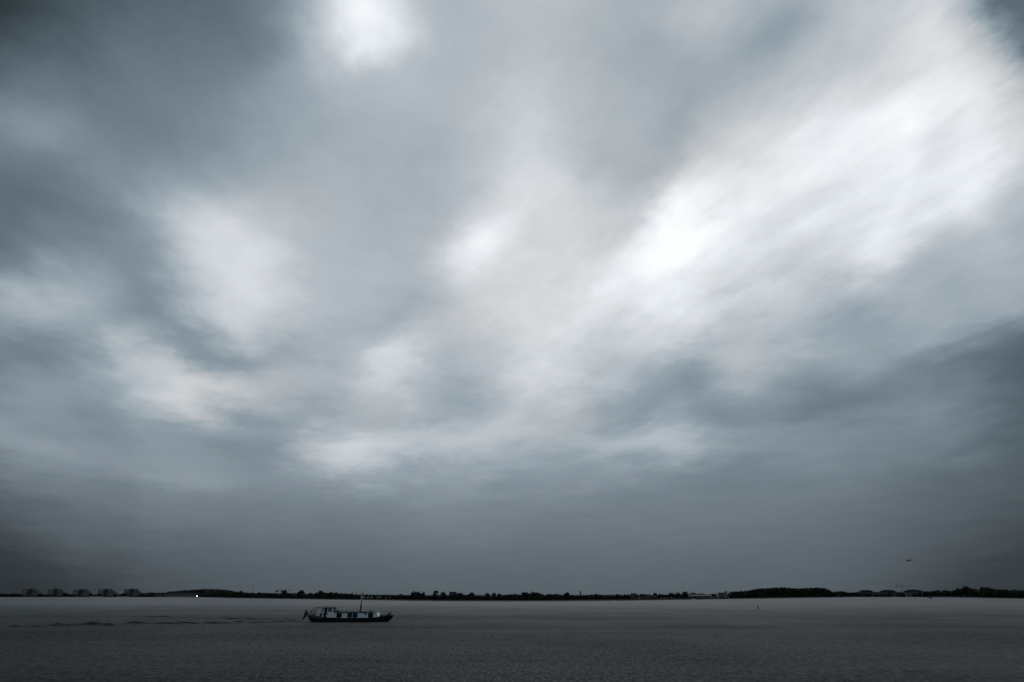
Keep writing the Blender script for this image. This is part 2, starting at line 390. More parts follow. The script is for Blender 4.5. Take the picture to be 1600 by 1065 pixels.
def wake(x, y):                           # crests running out behind the barge and one long old swell
    h = 0.0
    for (cx, cy, ln, wd, hh) in RIDGES:
        if abs(y - cy) < 3 * wd and abs(x - cx) < 3 * ln:
            h += hh * math.exp(-((x - cx) / ln) ** 2 - ((y - cy) / wd) ** 2)
    yl = interp(SWELL_G, x); d_ = (y - yl) / 0.9
    if abs(d_) < 4: h += 0.13 * math.exp(-d_ * d_) - 0.06 * math.exp(-((d_ - 1.9) ** 2))
    s = BOAT.x - 10 - x
    if s > 0:                              # transverse waves astern
        dd = (y - BOAT.y) / (2 + 0.3 * s)
        if abs(dd) < 2: h += 0.06 * math.exp(-dd * dd) * math.exp(-s / 40) * min(1, s / 6) * math.cos(2 * math.pi * s / 5.5)
    return h
def build_water():
    def rng(a, b, st):
        return [a + (b - a) * i / round((b - a) / st) for i in range(round((b - a) / st) + 1)]
    xs = [-40000, -8000, -2500, -900, -400, -230, -170, -150] + rng(-130, BOAT.x + 14, 0.55) + rng(BOAT.x + 16, 190, 2.0) + [400, 900, 2500, 8000, 40000]
    ys = [-400, -60, 6.5, 20, 50, 80] + rng(98, 200, 0.33) + [205, 220, 240, 270, 320, 500, 900, 1800, 4000, 9000, 40000]
    nx, ny = len(xs), len(ys); vs_ = []
    for y in ys:
        for x in xs:
            vs_.append((x, y, wake(x, y) if (-160 < x < 195 and 90 < y < 260) else 0.0))
    fs = [(j * nx + i, j * nx + i + 1, (j + 1) * nx + i + 1, (j + 1) * nx + i) for j in range(ny - 1) for i in range(nx - 1)]
    b = MB(); b.v = vs_; b.f = fs
    o = b.build('water', water_material(), smooth=True)
    tag(o, 'dark rippled lake reflecting the grey sky', kind='structure')
build_water()

# ------------------------------------------------------------------ land: far bank and the dike under the camera
grass = mat('rough_grass', (0.026, 0.032, 0.018), 0.9, 0.3, 0.2, spec=0.2)
stone = mat('bank_stone', (0.035, 0.035, 0.034), 0.85, 0.3, 0.5, spec=0.2)
def build_land():
    pxs = [-500 + 20 * i for i in range(121)]
    prof = [(-6, -0.8), (0, 0.02), (2.5, 1.0), (6, 1.15), (300, 1.2), (3000, 1.3), (40000, 1.3)]
    b = MB()
    for px in pxs:
        D = shore(px)
        for (o, z) in prof:
            p = along(px, D + o + (math.sin(px * 0.9) * 1.0 if o < 7 else 0)); b.v.append((p.x, p.y, z))
    n = len(prof)
    for i in range(len(pxs) - 1):
        for k in range(n - 1):
            b.f.append((i * n + k, (i + 1) * n + k, (i + 1) * n + k + 1, i * n + k + 1))
    o = b.build('terrain', grass); tag(o, 'flat far bank of the lake', kind='structure')
    bank = MB()
    for i, px in enumerate(pxs[:-1]):
        pass
    b = MB()                               # stone facing of the far bank
    for px in pxs:
        D = shore(px) + math.sin(px * 0.9)
        for (o_, z) in ((-1.5, -0.5), (-0.3, 0.25), (2.45, 1.1)):
            p = along(px, D + o_); b.v.append((p.x, p.y, z))
    for i in range(len(pxs) - 1):
        for k in range(2): b.f.append((i * 3 + k, (i + 1) * 3 + k, (i + 1) * 3 + k + 1, i * 3 + k + 1))
    o = b.build('stone_bank', stone); tag(o, 'dark stone facing along the far waterline', kind='structure')
    b = MB()                               # the dike one stands on
    prof = [(-60, -1), (-30, -1), (-9, 4.4), (-3, 4.55), (2, 4.55), (4.5, 4.4), (13.5, -0.6)]
    for x in range(-200, 201, 10):
        for (y, z) in prof: b.v.append((x, y, z))
    n = len(prof)
    for i in range(40):
        for k in range(n - 1): b.f.append((i * n + k, (i + 1) * n + k, (i + 1) * n + k + 1, i * n + k + 1))
    o = b.build('dike', grass, smooth=True); tag(o, 'grassy dike at the near shore', kind='structure')
build_land()

# ------------------------------------------------------------------ trees of the far bank
def crown_mesh(kind, seed):
    """leaf clumps filling a lumpy crown one metre high and one metre wide, standing on z = 0"""
    rnd = random.Random(seed); b = MB(); lobes = []
    if kind == 'round':
        for i in range(13):
            a = rnd.uniform(0, 6.28); rr = rnd.uniform(0.05, 0.27); z = rnd.uniform(0.24, 0.80)
            lobes.append((rr * math.cos(a), rr * math.sin(a), z, rnd.uniform(0.15, 0.23), rnd.uniform(0.14, 0.19)))
        lobes.append((0, 0, 0.55, 0.33, 0.36)); n = 950
    elif kind == 'oval':
        for i in range(12):
            a = rnd.uniform(0, 6.28); z = rnd.uniform(0.16, 0.86); rr = rnd.uniform(0.1, 0.28) * math.sqrt(max(0.1, 1 - ((z - 0.5) / 0.5) ** 2))
            lobes.append((rr * math.cos(a), rr * math.sin(a), z, rnd.uniform(0.16, 0.24), rnd.uniform(0.1, 0.14)))
        lobes.append((0, 0, 0.5, 0.36, 0.44)); n = 950
    elif kind == 'spread':
        for i in range(15):
            a = rnd.uniform(0, 6.28); rr = rnd.uniform(0.1, 0.36); z = rnd.uniform(0.3, 0.76)
            lobes.append((rr * math.cos(a), rr * math.sin(a), z, rnd.uniform(0.12, 0.19), rnd.uniform(0.12, 0.2)))
        lobes.append((0, 0, 0.48, 0.38, 0.34)); n = 1000
    elif kind == 'poplar':
        for i in range(10):
            z = 0.1 + 0.82 * i / 9; a = rnd.uniform(0, 6.28); rr = 0.16 * (1 - abs(z - 0.4))
            lobes.append((rr * math.cos(a), rr * math.sin(a), z, 0.36 * (1 - 0.75 * abs(z - 0.38)), 0.1))
        n = 650
    elif kind == 'conifer':
        for i in range(9):
            z = 0.08 + 0.86 * i / 8; lobes.append((rnd.uniform(-.03, .03), rnd.uniform(-.03, .03), z, 0.46 * (1 - z) + 0.04, 0.07))
        n = 650
    tot = sum(l[3] ** 2 * l[4] for l in lobes) ** 1
    wts = [l[3] * l[3] + 0.01 for l in lobes]
    for i in range(n):
        l = rnd.choices(lobes, wts)[0]
        v = Vector((rnd.gauss(0, 1), rnd.gauss(0, 1), rnd.gauss(0, 1))).normalized() * rnd.uniform(0.35, 1.04) ** 0.5
        c = Vector((l[0] + v.x * l[3], l[1] + v.y * l[3], min(1.0, max(0.01, l[2] + v.z * l[4]))))
        s = rnd.uniform(0.022, 0.05)
        e = Euler((rnd.uniform(0, 3.1), rnd.uniform(0, 3.1), rnd.uniform(0, 6.2))).to_matrix()
        q = [c + e @ Vector((sx * s * rnd.uniform(0.7, 1.3), sy * s * rnd.uniform(0.6, 1.2), 0)) for sx, sy in ((-1, -1), (1, -0.8), (0.9, 1), (-0.7, 0.9))]
        b.add(q, [(0, 1, 2, 3)])
    return b.mesh('crown', pine_leaf if kind == 'conifer' else leaf)
def trunk_mesh(seed):
    rnd = random.Random(seed); b = MB()
    b.tube([(0, 0, 0), (0.01, 0, 0.3), (0.0, 0.01, 0.62), (0.01, 0, 0.86)], 0.035, 7, 0.008)
    for k in range(4):
        a = k * 1.6 + rnd.uniform(0, 1); z = rnd.uniform(0.25, 0.5)
        b.tube([(0, 0, z), (0.13 * math.cos(a), 0.13 * math.sin(a), z + 0.14), (0.24 * math.cos(a), 0.24 * math.sin(a), z + 0.3)], 0.016, 5, 0.005)
    return b.mesh('trunk', bark)
CROWNS = {k: [crown_mesh(k, 10 * i + j) for j in range(3)] for i, k in enumerate(('round', 'oval', 'spread', 'poplar', 'conifer'))}
TRUNKS = [trunk_mesh(i) for i in range(3)]
NAMES = {'round': 'broadleaf_tree', 'oval': 'broadleaf_tree', 'spread': 'broadleaf_tree', 'poplar': 'poplar_tree', 'conifer': 'conifer_tree'}
def tree(px, top, wpx, kind, off, label, group=None, low=0.12):
    D = shore(px) + off; p = along(px, D); p.z = 1.15
    h = height(px, top, D) - 1.15; w = wpx * mpp(p)
    t = empty(NAMES[kind], p, random.uniform(0, 6.28)); tag(t, label, 'tree', group)
    tr = place('trunk', random.choice(TRUNKS), t); tr.scale = (h * 0.8, h * 0.8, h)
    c = place('crown', random.choice(CROWNS[kind]), t, (0, 0, h * low)); ws = 1.5 if kind == 'oval' else 1.3
    c.scale = (w * ws, w * ws, h * (1 - low) * 1.06)
    return t

SPECIALS = [   # px, top, width, kind, offset, label
    (443.5, 921.0, 8.5, 'round', 14, 'round-topped tree rising above the far tree line below the left crane jib'),
    (470, 920.3, 11, 'round', 14, 'tallest round-crowned tree on far shore, straight above the barge flag'),
    (500, 922.0, 7.5, 'round', 14, 'peaked tree on far shore above the barge wheelhouse'),
    (550, 922.8, 3.2, 'conifer', 12, 'slim pointed conifer on far shore just left of the barge mast'),
    (556, 924.0, 3.0, 'conifer', 16, 'shorter pointed conifer nearest the barge mast on its left'),
    (573, 926.0, 2.4, 'conifer', 34, 'thin pointed conifer behind the white cottages'),
    (626, 927.4, 8, 'round', 12, 'low dome-shaped tree midway between barge bow and the tall oval trees'),
    (646, 921.8, 8.5, 'oval', 8, 'leftmost and tallest of three close oval trees right of the barge bow'),
    (653.5, 922.4, 7.2, 'oval', 10, 'middle of three close oval trees right of the barge bow'),
    (661, 923.6, 7.2, 'oval', 8, 'rightmost and lowest of three close oval trees right of the barge bow'),
    (681, 922.2, 7.4, 'oval', 8, 'lone oval tree standing apart between the three oval trees and the flat block'),
    (692.5, 923.4, 9, 'oval', 8, 'broad oval tree next to the flat grey block'),
    (737, 923.9, 10.5, 'round', 12, 'broad dome tree just right of the flat grey block'),
    (762, 924.8, 8.5, 'round', 14, 'first of three small dome trees in the middle of far shore'),
    (771.5, 925.6, 7, 'round', 14, 'middle of three small dome trees in the middle of far shore'),
    (780.5, 925.5, 7, 'round', 14, 'last of three small dome trees, nearest the dark copse'),
    (886, 924.3, 8.5, 'round', 16, 'dome tree left of the dark slender tower on far shore'),
    (933, 926.5, 9, 'spread', 20, 'low spreading tree right of the dark slender tower'),
    (1024, 925.3, 6.5, 'round', 30, 'small round tree behind the grey gabled houses'),
    (1050, 924.5, 9, 'round', 46, 'broad tree at left end of the long terrace row'),
    (1059, 923.9, 6.5, 'round', 46, 'narrow tree behind left part of the long terrace row'),
    (1071, 923.3, 9.5, 'round', 46, 'tallest tree behind the long terrace row'),
    (1082, 924.3, 9.5, 'round', 46, 'flat-topped tree behind middle of the long terrace row'),
    (1503, 917.6, 17, 'spread', 18, 'large tree forming left shoulder of the dark mound at far right'),
    (1513, 915.8, 15, 'round', 22, 'tall tree at the peak of the dark mound at far right'),
    (1523, 917.4, 13, 'spread', 16, 'large tree forming right shoulder of the dark mound at far right'),
    (1540, 914.6, 12, 'spread', 16, 'highest tree near the right edge, with ragged flat top'),
    (1551, 916.2, 15, 'spread', 20, 'wide tree just right of the highest tree near the right edge'),
]
PROFILE = [(0, 925.8), (34, 926.5), (66, 927.5), (110, 928), (150, 928.5), (190, 928.5), (222, 925.4), (235, 923.7), (250, 925), (268, 925),
    (300, 924), (312, 925), (345, 925), (357, 923), (366, 922.6), (374, 922), (382, 923.4), (390, 923), (400, 924.8), (435, 925), (455, 925.8),
    (475, 925.5), (490, 925), (505, 923.8), (518, 923.6), (530, 925), (545, 925.4), (558, 927.5), (562, 929), (590, 929.5), (600, 928), (610, 929),
    (625, 929.4), (640, 930), (665, 929.4), (690, 928.6), (702, 928), (722, 926.4), (730, 928.2), (745, 928.8), (760, 928.8), (790, 927.5),
    (800, 927), (812, 926), (820, 924), (832, 923), (842, 924), (850, 925.5), (860, 926.2), (880, 926.9), (895, 928.3), (915, 927.8), (940, 928),
    (960, 927.6), (980, 927), (988, 925.3), (992, 925.2), (996, 928), (1005, 927), (1020, 927.5), (1040, 926.4), (1060, 926.4), (1090, 925.8),
    (1105, 927), (1118, 926.3), (1140, 925.6), (1150, 925), (1165, 924), (1298, 922), (1304, 923.5), (1312, 921.5), (1322, 922.8), (1345, 923.4), (1400, 923.4),
    (1440, 922.4), (1460, 921.5), (1468, 920.4), (1490, 921.3), (1500, 920), (1525, 920), (1532, 922), (1546, 919), (1560, 918.5), (1575, 919.8),
    (1600, 920.8), (1700, 921)]
SEGMENTS = [   # from, to, offset, mean width, kinds, label, group
    (-12, 32, (8, 30), 7, 'rs', 'dark tree of the clump at far left edge'),
    (64, 76, (6, 16), 5, 'rs', 'low tree between first and second stepped blocks'),
    (104, 115, (6, 16), 5, 'rs', 'low tree between second and third stepped blocks'),
    (143, 154, (6, 16), 5, 'rs', 'low tree between third and fourth stepped blocks'),
    (181, 193, (6, 16), 5, 'rs', 'low tree between fourth and fifth stepped blocks'),
    (222, 262, (90, 120), 7, 'rs', 'dark tree right of the fifth stepped block'),
    (311, 447, (8, 40), 7.5, 'rso', 'lower tree in the belt between floodlight and left crane'),
    (448, 562, (8, 34), 7.5, 'rso', 'lower tree in the dark belt behind the barge'),
    (562, 640, (36, 60), 7, 'rs', 'low tree in the thin belt behind the white cottages'),
    (664, 760, (8, 30), 7, 'rs', 'low tree in the belt around the flat grey block'),
    (784, 852, (8, 34), 9, 'rs', 'tree of the rounded dark copse mid shore'),
    (853, 906, (8, 30), 7, 'rs', 'low tree between middle copse and the dark slender tower'),
    (911, 1000, (24, 44), 7, 'rs', 'tree among small houses right of slender tower'),
    (1000, 1122, (40, 60), 7, 'rs', 'tree behind the grey gabled houses and long terrace row'),
    (1138, 1168, (14, 34), 8, 'rs', 'tree at the left foot of the wooded hill'),
    (1298, 1342, (10, 30), 9, 'rs', 'tree between wooded hill and curved-roof blocks'),
    (1342, 1446, (70, 100), 8, 'rs', 'tree behind the curved-roof apartment blocks'),
    (1446, 1496, (12, 30), 9, 'rs', 'tree between curved-roof blocks and dark mound'),
    (1527, 1612, (8, 30), 11, 'rs', 'tree in the dark wood running out of the right edge'),
]
for s in SPECIALS: tree(*s, low=0.02 if s[3] == 'oval' else 0.08)
ORD = ('first second third fourth fifth sixth seventh eighth ninth tenth eleventh twelfth thirteenth fourteenth fifteenth sixteenth seventeenth eighteenth nineteenth twentieth '
       'twenty-first twenty-second twenty-third twenty-fourth twenty-fifth twenty-sixth twenty-seventh twenty-eighth twenty-ninth thirtieth thirty-first thirty-second '
       'thirty-third thirty-fourth thirty-fifth thirty-sixth thirty-seventh thirty-eighth thirty-ninth fortieth').split()
KIND = {'r': 'round', 's': 'spread', 'o': 'oval'}
for (a, b, off, wm, kinds, label) in SEGMENTS:
    x = a + wm * 0.3; k = 0
    while x < b - wm * 0.2:
        w = wm * random.uniform(0.75, 1.35)
        top = interp(PROFILE, x) + random.choice((0, 0, 0.4, 0.9, 1.5))
        tree(x, top, w, KIND[random.choice(kinds)], random.uniform(*off), ORD[k] + ' ' + label.replace('tree', 'tree from left', 1), 'trees: ' + label, low=random.uniform(0.04, 0.12))
        k += 1
        x += w * random.uniform(0.42, 0.62)

def thicket(name, a, b, top, off, size, dens, label, kind='stuff', base=1.0, cat=None):
    """a mass of leaf clumps under an uneven top line"""
    m_ = MB(); rnd = random.Random(name + str(a)); x = a
    ph = [rnd.uniform(0, 6) for _ in range(4)]
    while x < b:
        D0 = shore(x); sc = mpp(along(x, D0))
        tp = interp(top, x) if isinstance(top, list) else interp(SHORE, x) - top
        tp += 0.35 * math.sin(x * 1.1 + ph[0]) + 0.25 * math.sin(x * 2.3 + ph[1]) + rnd.uniform(-0.2, 0.3)
        n = max(2, int(dens))
        for k in range(n):
            u = rnd.random() ** 0.55; o_ = off[0] + (off[1] - off[0]) * rnd.random()
            D = D0 + o_; p = along(x + rnd.uniform(-0.5, 0.5), D); zt = height(x, tp, D)
            c = Vector((p.x, p.y, base + (zt - base) * u)); s = size * rnd.uniform(0.5, 1.3)
            e = Euler((rnd.uniform(0, 3.1), rnd.uniform(0, 3.1), rnd.uniform(0, 6.2))).to_matrix()
            q = [c + e @ Vector((sx * s * rnd.uniform(0.7, 1.3), sy * s * rnd.uniform(0.6, 1.2), 0)) for sx, sy in ((-1, -1), (1, -0.8), (0.9, 1), (-0.7, 0.9))]
            m_.add(q, [(0, 1, 2, 3)])
        x += 0.25
    o = m_.build(name, leaf); tag(o, label, cat, kind=kind); return o
RIDGE = [(258, 925), (270, 924.2), (290, 922.6), (310, 921.2), (324, 920.7), (340, 921.3), (356, 922.9), (366, 925)]
HILL = [(1138, 926.6), (1152, 925.2), (1170, 924), (1182, 921.4), (1190, 920.2), (1208, 919.2), (1221, 918.2), (1233, 919.1), (1252, 920.0), (1268, 919.0),
        (1280, 918.1), (1288, 918.8), (1295, 920.6), (1300, 923.4), (1303, 926)]
thicket('wooded_ridge', 260, 364, RIDGE, (160, 260), 2.4, 16, 'low dark wooded ridge behind the long grey sheds')
thicket('wooded_hill', 1142, 1302, HILL, (10, 130), 1.9, 26, 'long dark wooded hill right of centre on the far shore')
thicket('shore_undergrowth', 310, 560, 4.5, (4, 9), 0.9, 8, 'dark scrub along the far waterline between floodlight and barge mast', base=0.6)
thicket('shore_undergrowth', 612, 985, 6.5, (5, 13), 0.7, 12, 'dark scrub along the far waterline in the middle', base=0.6)
thicket('shore_undergrowth', 1140, 1345, 3.2, (5, 9), 0.8, 5, 'dark scrub along the foot of the wooded hill', base=0.6)
thicket('shore_undergrowth', 1446, 1620, 6.5, (5, 9), 1.0, 10, 'dark scrub along the waterline at the right', base=0.6)
thicket('shore_undergrowth', 560, 614, 3.0, (3, 7), 0.45, 8, 'dark scrub along the waterline below the white cottages', base=0.6)
thicket('tree_belt_fill', 560, 640, 7.6, (52, 60), 0.8, 8, 'dark hedge behind the white cottages', base=0.6)
thicket('shore_undergrowth', 985, 1142, 2.4, (3, 7), 0.55, 6, 'dark scrub along the waterline below the grey houses and terrace row', base=0.5)
for i in range(22):                      # garden trees before the curved-roof blocks
    x = 1339 + 5 * i + random.uniform(-1.5, 1.5)
    tree(x, interp(SHORE, x) - random.uniform(3.2, 6.8), random.uniform(3.5, 6.5), random.choice(('round', 'oval', 'spread')), random.uniform(5, 9),
         ORD[i] + ' small tree from left along the water before the curved-roof blocks', 'small trees before the curved-roof blocks', low=0.03)
thicket('shore_undergrowth', 1338, 1450, 1.8, (2.5, 5), 0.8, 6, 'dark scrub along the waterline below the curved-roof blocks', base=0.4)
for i, x in enumerate((12, 22, 31, 62, 69, 75, 101, 108, 115, 141, 149, 154, 180, 188, 194, 220, 227, 236)):   # trees before the stepped blocks
    tree(x, interp(SHORE, x) - random.uniform(3.4, 6.2), random.uniform(5, 9), random.choice(('round', 'spread')), random.uniform(5, 25),
         ORD[i] + ' bushy tree from left by the water before the stepped blocks', 'bushy trees before the stepped blocks', low=0.03)
thicket('shore_undergrowth', -20, 236, 1.5, (2.5, 6), 1.0, 4, 'dark scrub along the waterline below the stepped blocks', base=0.4)

# ------------------------------------------------------------------ buildings of the far bank
pale_wall = mat('pale_render', (0.17, 0.175, 0.18), 0.85, 0.1, 0.3)
grey_wall = mat('grey_cladding', (0.10, 0.105, 0.11), 0.85, 0.12, 0.3)
dark_brick = mat('dark_brick', (0.045, 0.04, 0.038), 0.85, 0.2, 0.8)
off_white = mat('weathered_white', (0.3, 0.31, 0.32), 0.8, 0.1, 0.5)
white_wall = mat('white_wall', (0.74, 0.75, 0.76), 0.7, 0.05, 0.5)
roof_dark = mat('dark_roof', (0.03, 0.03, 0.033), 0.7, 0.2, 0.8)
concrete = mat('quay_concrete', (0.16, 0.16, 0.16), 0.8, 0.15, 0.4)
def at_shore(px, off=6):
    D = shore(px) + off; p = along(px, D); p.z = 1.1
    return p, D, mpp(p), -math.atan2(p.x, p.y)
def windows(parent, xs, zs, w, h, y, me_cache={}):
    key = (round(w, 2), round(h, 2))
    if key not in me_cache:
        me_cache[key] = (MB().box(-w / 2, w / 2, -0.06, 0.3, 0, h).mesh('window', dark_glass),
                         MB().box(-w / 2 - 0.15, w / 2 + 0.15, -0.12, 0.02, -0.16, -0.004).mesh('sill', concrete))
    for z in zs:
        for x in xs:
            wdw = place('window', me_cache[key][0], parent, (x, y, z)); place('sill', me_cache[key][1], wdw)

def terraced_block(px, label, rnd):
    p, D, s, rz = at_shore(px, 60)
    t = empty('terraced_apartment_block', p, rz * 0.6 + rnd.uniform(-0.06, 0.06)); tag(t, label, 'building', 'five terraced apartment blocks on the left shore')
    ht = height(px, 919.9 + rnd.uniform(-0.3, 0.5), D) - 1.1; n = 7; sh = ht / n
    x0 = -9.0 * s
    reach = [30.5, 29, 25.5, 24, 21, 19.5, 17]
    for i in range(n):
        left = x0 - 0.28 * i * s
        right = x0 + (reach[i] + rnd.uniform(-0.8, 0.8)) * s
        depth = 9 - 0.5 * i
        MB().box(left, right, -depth, depth, i * sh, (i + 1) * sh - 0.02).build('storey', pale_wall if i % 2 == 0 else grey_wall, t)
        MB().box(left - 0.6, right + 0.9, -depth - 1.4, -depth - 0.003, i * sh - 0.1, i * sh + 1.0).build('balcony', off_white, t)
        k = int((right - left) / 6)
        windows(t, [left + 3.5 + 6 * j for j in range(k)], [i * sh + 1.05], 3.6, sh - 1.5, -depth - 0.01)
    MB().box(x0 + 7.2 * s, x0 + 11.6 * s, -10.9, -9.0, 0, ht * 0.95).build('stair_tower', dark_brick, t)
    MB().box(x0 + 1.6 * s, x0 + 3.6 * s, -10.8, -9.0, 0, ht * 1.03).build('lift_shaft', off_white, t)
    q = rnd.uniform(5, 8)
    MB().box(x0 + q * s, x0 + (q + 4.5) * s, -5, 5, ht, ht + rnd.uniform(1.5, 2.6)).build('roof_plant', dark_brick, t)
    MB().box(x0 + 13 * s, x0 + 15.5 * s, -4, 4, ht, ht + 1.4).build('roof_plant', grey_wall, t)
    MB().box(x0 - 10, x0 + 12 * s, -50, -47, -0.9, 1.5).build('quay_wall', off_white, t)
    MB().box(x0 + 31.6 * s, x0 + 40.6 * s, -4, 8, 0, ht * 0.5).build('low_wing', pale_wall, t)
    windows(t, [x0 + (32.5 + 2 * j) * s for j in range(4)], [ht * 0.12, ht * 0.28], 2.6, ht * 0.09, -4.01)
for px, w in zip((46, 86, 125.5, 165, 204.5), ('first, darkest', 'second', 'third, middle', 'fourth', 'fifth, rightmost')):
    terraced_block(px, w + ' of five stepped apartment blocks along the left shore', random.Random(w))

def shed(pxa, pxb, top, base, off, label, m_=grey_wall):
    px = (pxa + pxb) / 2; p, D, s, rz = at_shore(px, off); L_ = (pxb - pxa) * s
    zt = height(px, top, D) - 1.1; zb = 0
    t = empty('long_building', p, rz * 0.5); tag(t, label, 'building')
    MB().box(-L_ / 2, L_ / 2, -8, 8, zb, zt * 0.86).build('wall', m_, t)
    MB().prism([(-L_ / 2 - .6, zt * 0.862), (L_ / 2 + .6, zt * 0.862), (L_ / 2 + .2, zt), (-L_ / 2 - .2, zt)], -8.8, 8.8).build('roof', roof_dark, t)
    k = int(L_ / 7)
    windows(t, [-L_ / 2 + 4 + 7 * j for j in range(k)], [zt * 0.36], 4.2, zt * 0.26, -8.01)
    return t
shed(233, 268, 925.4, 932, 60, 'long low grey building right of the rightmost stepped block')
shed(262, 309, 924.6, 932, 100, 'longer grey building with dark roof left of the floodlight', pale_wall)

def cottage(px, wpx, top, label, m_=white_wall, off=10, gable=True):
    p, D, s, rz = at_shore(px, off); w = wpx * s; h = height(px, top, D) - 1.1; eave = h * 0.55
    t = empty('house', p, rz); tag(t, label, 'house')
    MB().prism([(-w / 2, 0), (w / 2, 0), (w / 2, eave), (0, h - 0.12), (-w / 2, eave)], -4, 5).build('wall', m_, t)
    b = MB()
    for sg in (-1, 1):
        b.prism([(0, h), (sg * (w / 2 + 0.5), eave - 0.35), (sg * (w / 2 + 0.5), eave - 0.1), (0, h + 0.28)][::sg], -4.5, 5.5)
    rf = b.build('roof', roof_dark, t)
    MB().box(w * 0.18, w * 0.18 + 0.7, 1, 1.7, h * 0.7, h + 0.9).build('chimney', dark_brick, rf)
    windows(t, [-w * 0.22, w * 0.22], [eave * 0.4], w * 0.2, eave * 0.42, -4.01)
    dr = MB().box(-w * 0.06, w * 0.06, -4.1, -3.9, 0, eave * 0.62).build('door', wood, t)
    return t
cottage(568.5, 5.2, 930.6, 'leftmost white cottage, just right of the barge mast')
cottage(575.2, 3.6, 930.4, 'second white cottage from the barge mast')
cottage(581.3, 4.6, 930.7, 'third white cottage from the barge mast, with wide front')
cottage(590.3, 3.0, 930.4, 'left one of the paired white gables above the barge cabin')
cottage(594.0, 3.0, 930.4, 'right one of the paired white gables above the barge cabin')
cottage(603.5, 2.2, 931.2, 'small white cottage above the barge foredeck')
cottage(609.5, 2.2, 931.5, 'last and smallest white cottage, above the barge bow')
cottage(989, 9, 926.2, 'tall grey house with tree behind, left of the gabled group', grey_wall, 16)
cottage(1006, 7, 928.4, 'low grey gabled house, left of three in a row', grey_wall, 16)
cottage(1014, 7, 928.2, 'low grey gabled house, middle of three in a row', pale_wall, 16)
cottage(1023, 8, 927.6, 'tallest grey gabled house, right of three in a row', grey_wall, 16)
cottage(947, 8, 929.4, 'dark brick house among trees right of the slender tower', dark_brick, 14)
cottage(966, 8, 929.0, 'dark brick house farther right of the slender tower', dark_brick, 14)

def terrace_row():
    p, D, s, rz = at_shore(1083, 24); L_ = 56 * s; h = height(1083, 928.0, D) - 1.1
    t = empty('terrace_row', p, rz); tag(t, 'long terrace row with line of pale windows left of the tower block', 'building')
    MB().box(-L_ / 2, L_ / 2, -5, 5, 0, h * 0.62).build('wall', dark_brick, t)
    MB().prism([(-L_ / 2, h * 0.622), (L_ / 2, h * 0.622), (L_ / 2, h * 0.66), (-L_ / 2, h * 0.66)], -5.5, 5.5).build('gutter', grey_wall, t)
    b = MB().add([(-L_ / 2, -5.5, h * .662), (L_ / 2, -5.5, h * .662), (L_ / 2, 0, h), (-L_ / 2, 0, h), (-L_ / 2, 5.5, h * .662), (L_ / 2, 5.5, h * .662)],
                 [(0, 1, 2, 3), (3, 2, 5, 4), (0, 3, 4), (1, 5, 2), (0, 4, 5, 1)])
    b.build('roof', roof_dark, t)
    k = 17; me = MB().box(-1.1, 1.1, -0.25, 0.2, 0, h * 0.34).mesh('bay', off_white); mw = MB().box(-0.7, 0.7, -0.3, -0.22, 0.3, h * 0.28).mesh('window', dark_glass)
    for i in range(k):
        bay = place('bay', me, t, (-L_ / 2 + L_ * (i + 0.5) / k, -5.05, h * 0.2)); place('window', mw, bay)
terrace_row()

def block(px, wpx, top, off, label, name='apartment_block', m_=pale_wall, floors=4, depth=6, cols=4):
    p, D, s, rz = at_shore(px, off); w = wpx * s; h = height(px, top, D) - 1.1
    t = empty(name, p, rz * 0.7); tag(t, label, 'building')
    MB().box(-w / 2, w / 2, -depth, depth, 0, h).build('wall', m_, t)
    MB().box(-w / 2 - .3, w / 2 + .3, -depth - .3, depth + .3, h + 0.003, h + 0.6).build('parapet', roof_dark, t)
    if cols:
        windows(t, [-w / 2 + w * (j + 0.5) / cols for j in range(cols)], [h * (k + 0.3) / floors for k in range(floors)], w / cols * 0.55, h / floors * 0.5, -depth - 0.01)
    return t
block(707.5, 10.5, 924.6, 60, 'flat-roofed grey block rising behind the trees in the middle', m_=grey_wall, floors=4, cols=6)
block(718, 9, 926.4, 62, 'lower grey wing right of the flat-roofed block', m_=grey_wall, floors=3, cols=4)
block(1127.5, 10, 925.6, 18, 'pale apartment block at right end of the terrace row', floors=4, cols=5)
block(1135.2, 2.6, 923.4, 20, 'narrow pale tower beside the pale apartment block', name='stair_tower', floors=5, cols=1, depth=3)
block(907.2, 1.9, 923.8, 26, 'dark slender brick tower above the trees right of centre', name='brick_tower', m_=dark_brick, floors=4, cols=1, depth=1.6)

def curved_block(px, wpx, top, label):
    p, D, s, rz = at_shore(px, 22); w = wpx * s; h = height(px, top, D) - 1.1
    t = empty('curved_roof_block', p, rz * 0.7); tag(t, label, 'building')
    MB().box(-w / 2, w / 2, -7, 7, 0, h * 0.72).build('wall', grey_wall if px < 1400 else pale_wall, t)
    pts = [(-w * 0.58, h * 0.722)] + [(w * 0.58 * math.sin(a), h * 0.722 + h * 0.28 * math.cos(a)) for a in [R(-84 + 14 * i) for i in range(13)]] + [(w * 0.58, h * 0.722)]
    MB().prism(pts[::-1], -8, 8).build('roof', roof_dark, t, smooth=False)
    for fx, sk in ((-0.12, 1.5), (0.42, 2.2)):      # slanting dark stair recesses
        MB().prism([(w * fx, 0), (w * fx + 2.2, 0), (w * fx + 2.2 - sk, h * .715), (w * fx - sk, h * .715)][::-1], -7.5, -6.9).build('stair_recess', dark_brick, t)
    MB().box(-w / 2 - 1, w / 2 + 1, -10, -8.5, -0.6, h * 0.14).build('terrace_wall', concrete, t)
    windows(t, [w * q for q in (-0.4, -0.28, 0.06, 0.18, 0.29)], [h * 0.2, h * 0.45], w * 0.06, h * 0.15, -7.01)
curved_block(1354, 17, 920.9, 'leftmost of three curved-roof apartment blocks near the right crane')
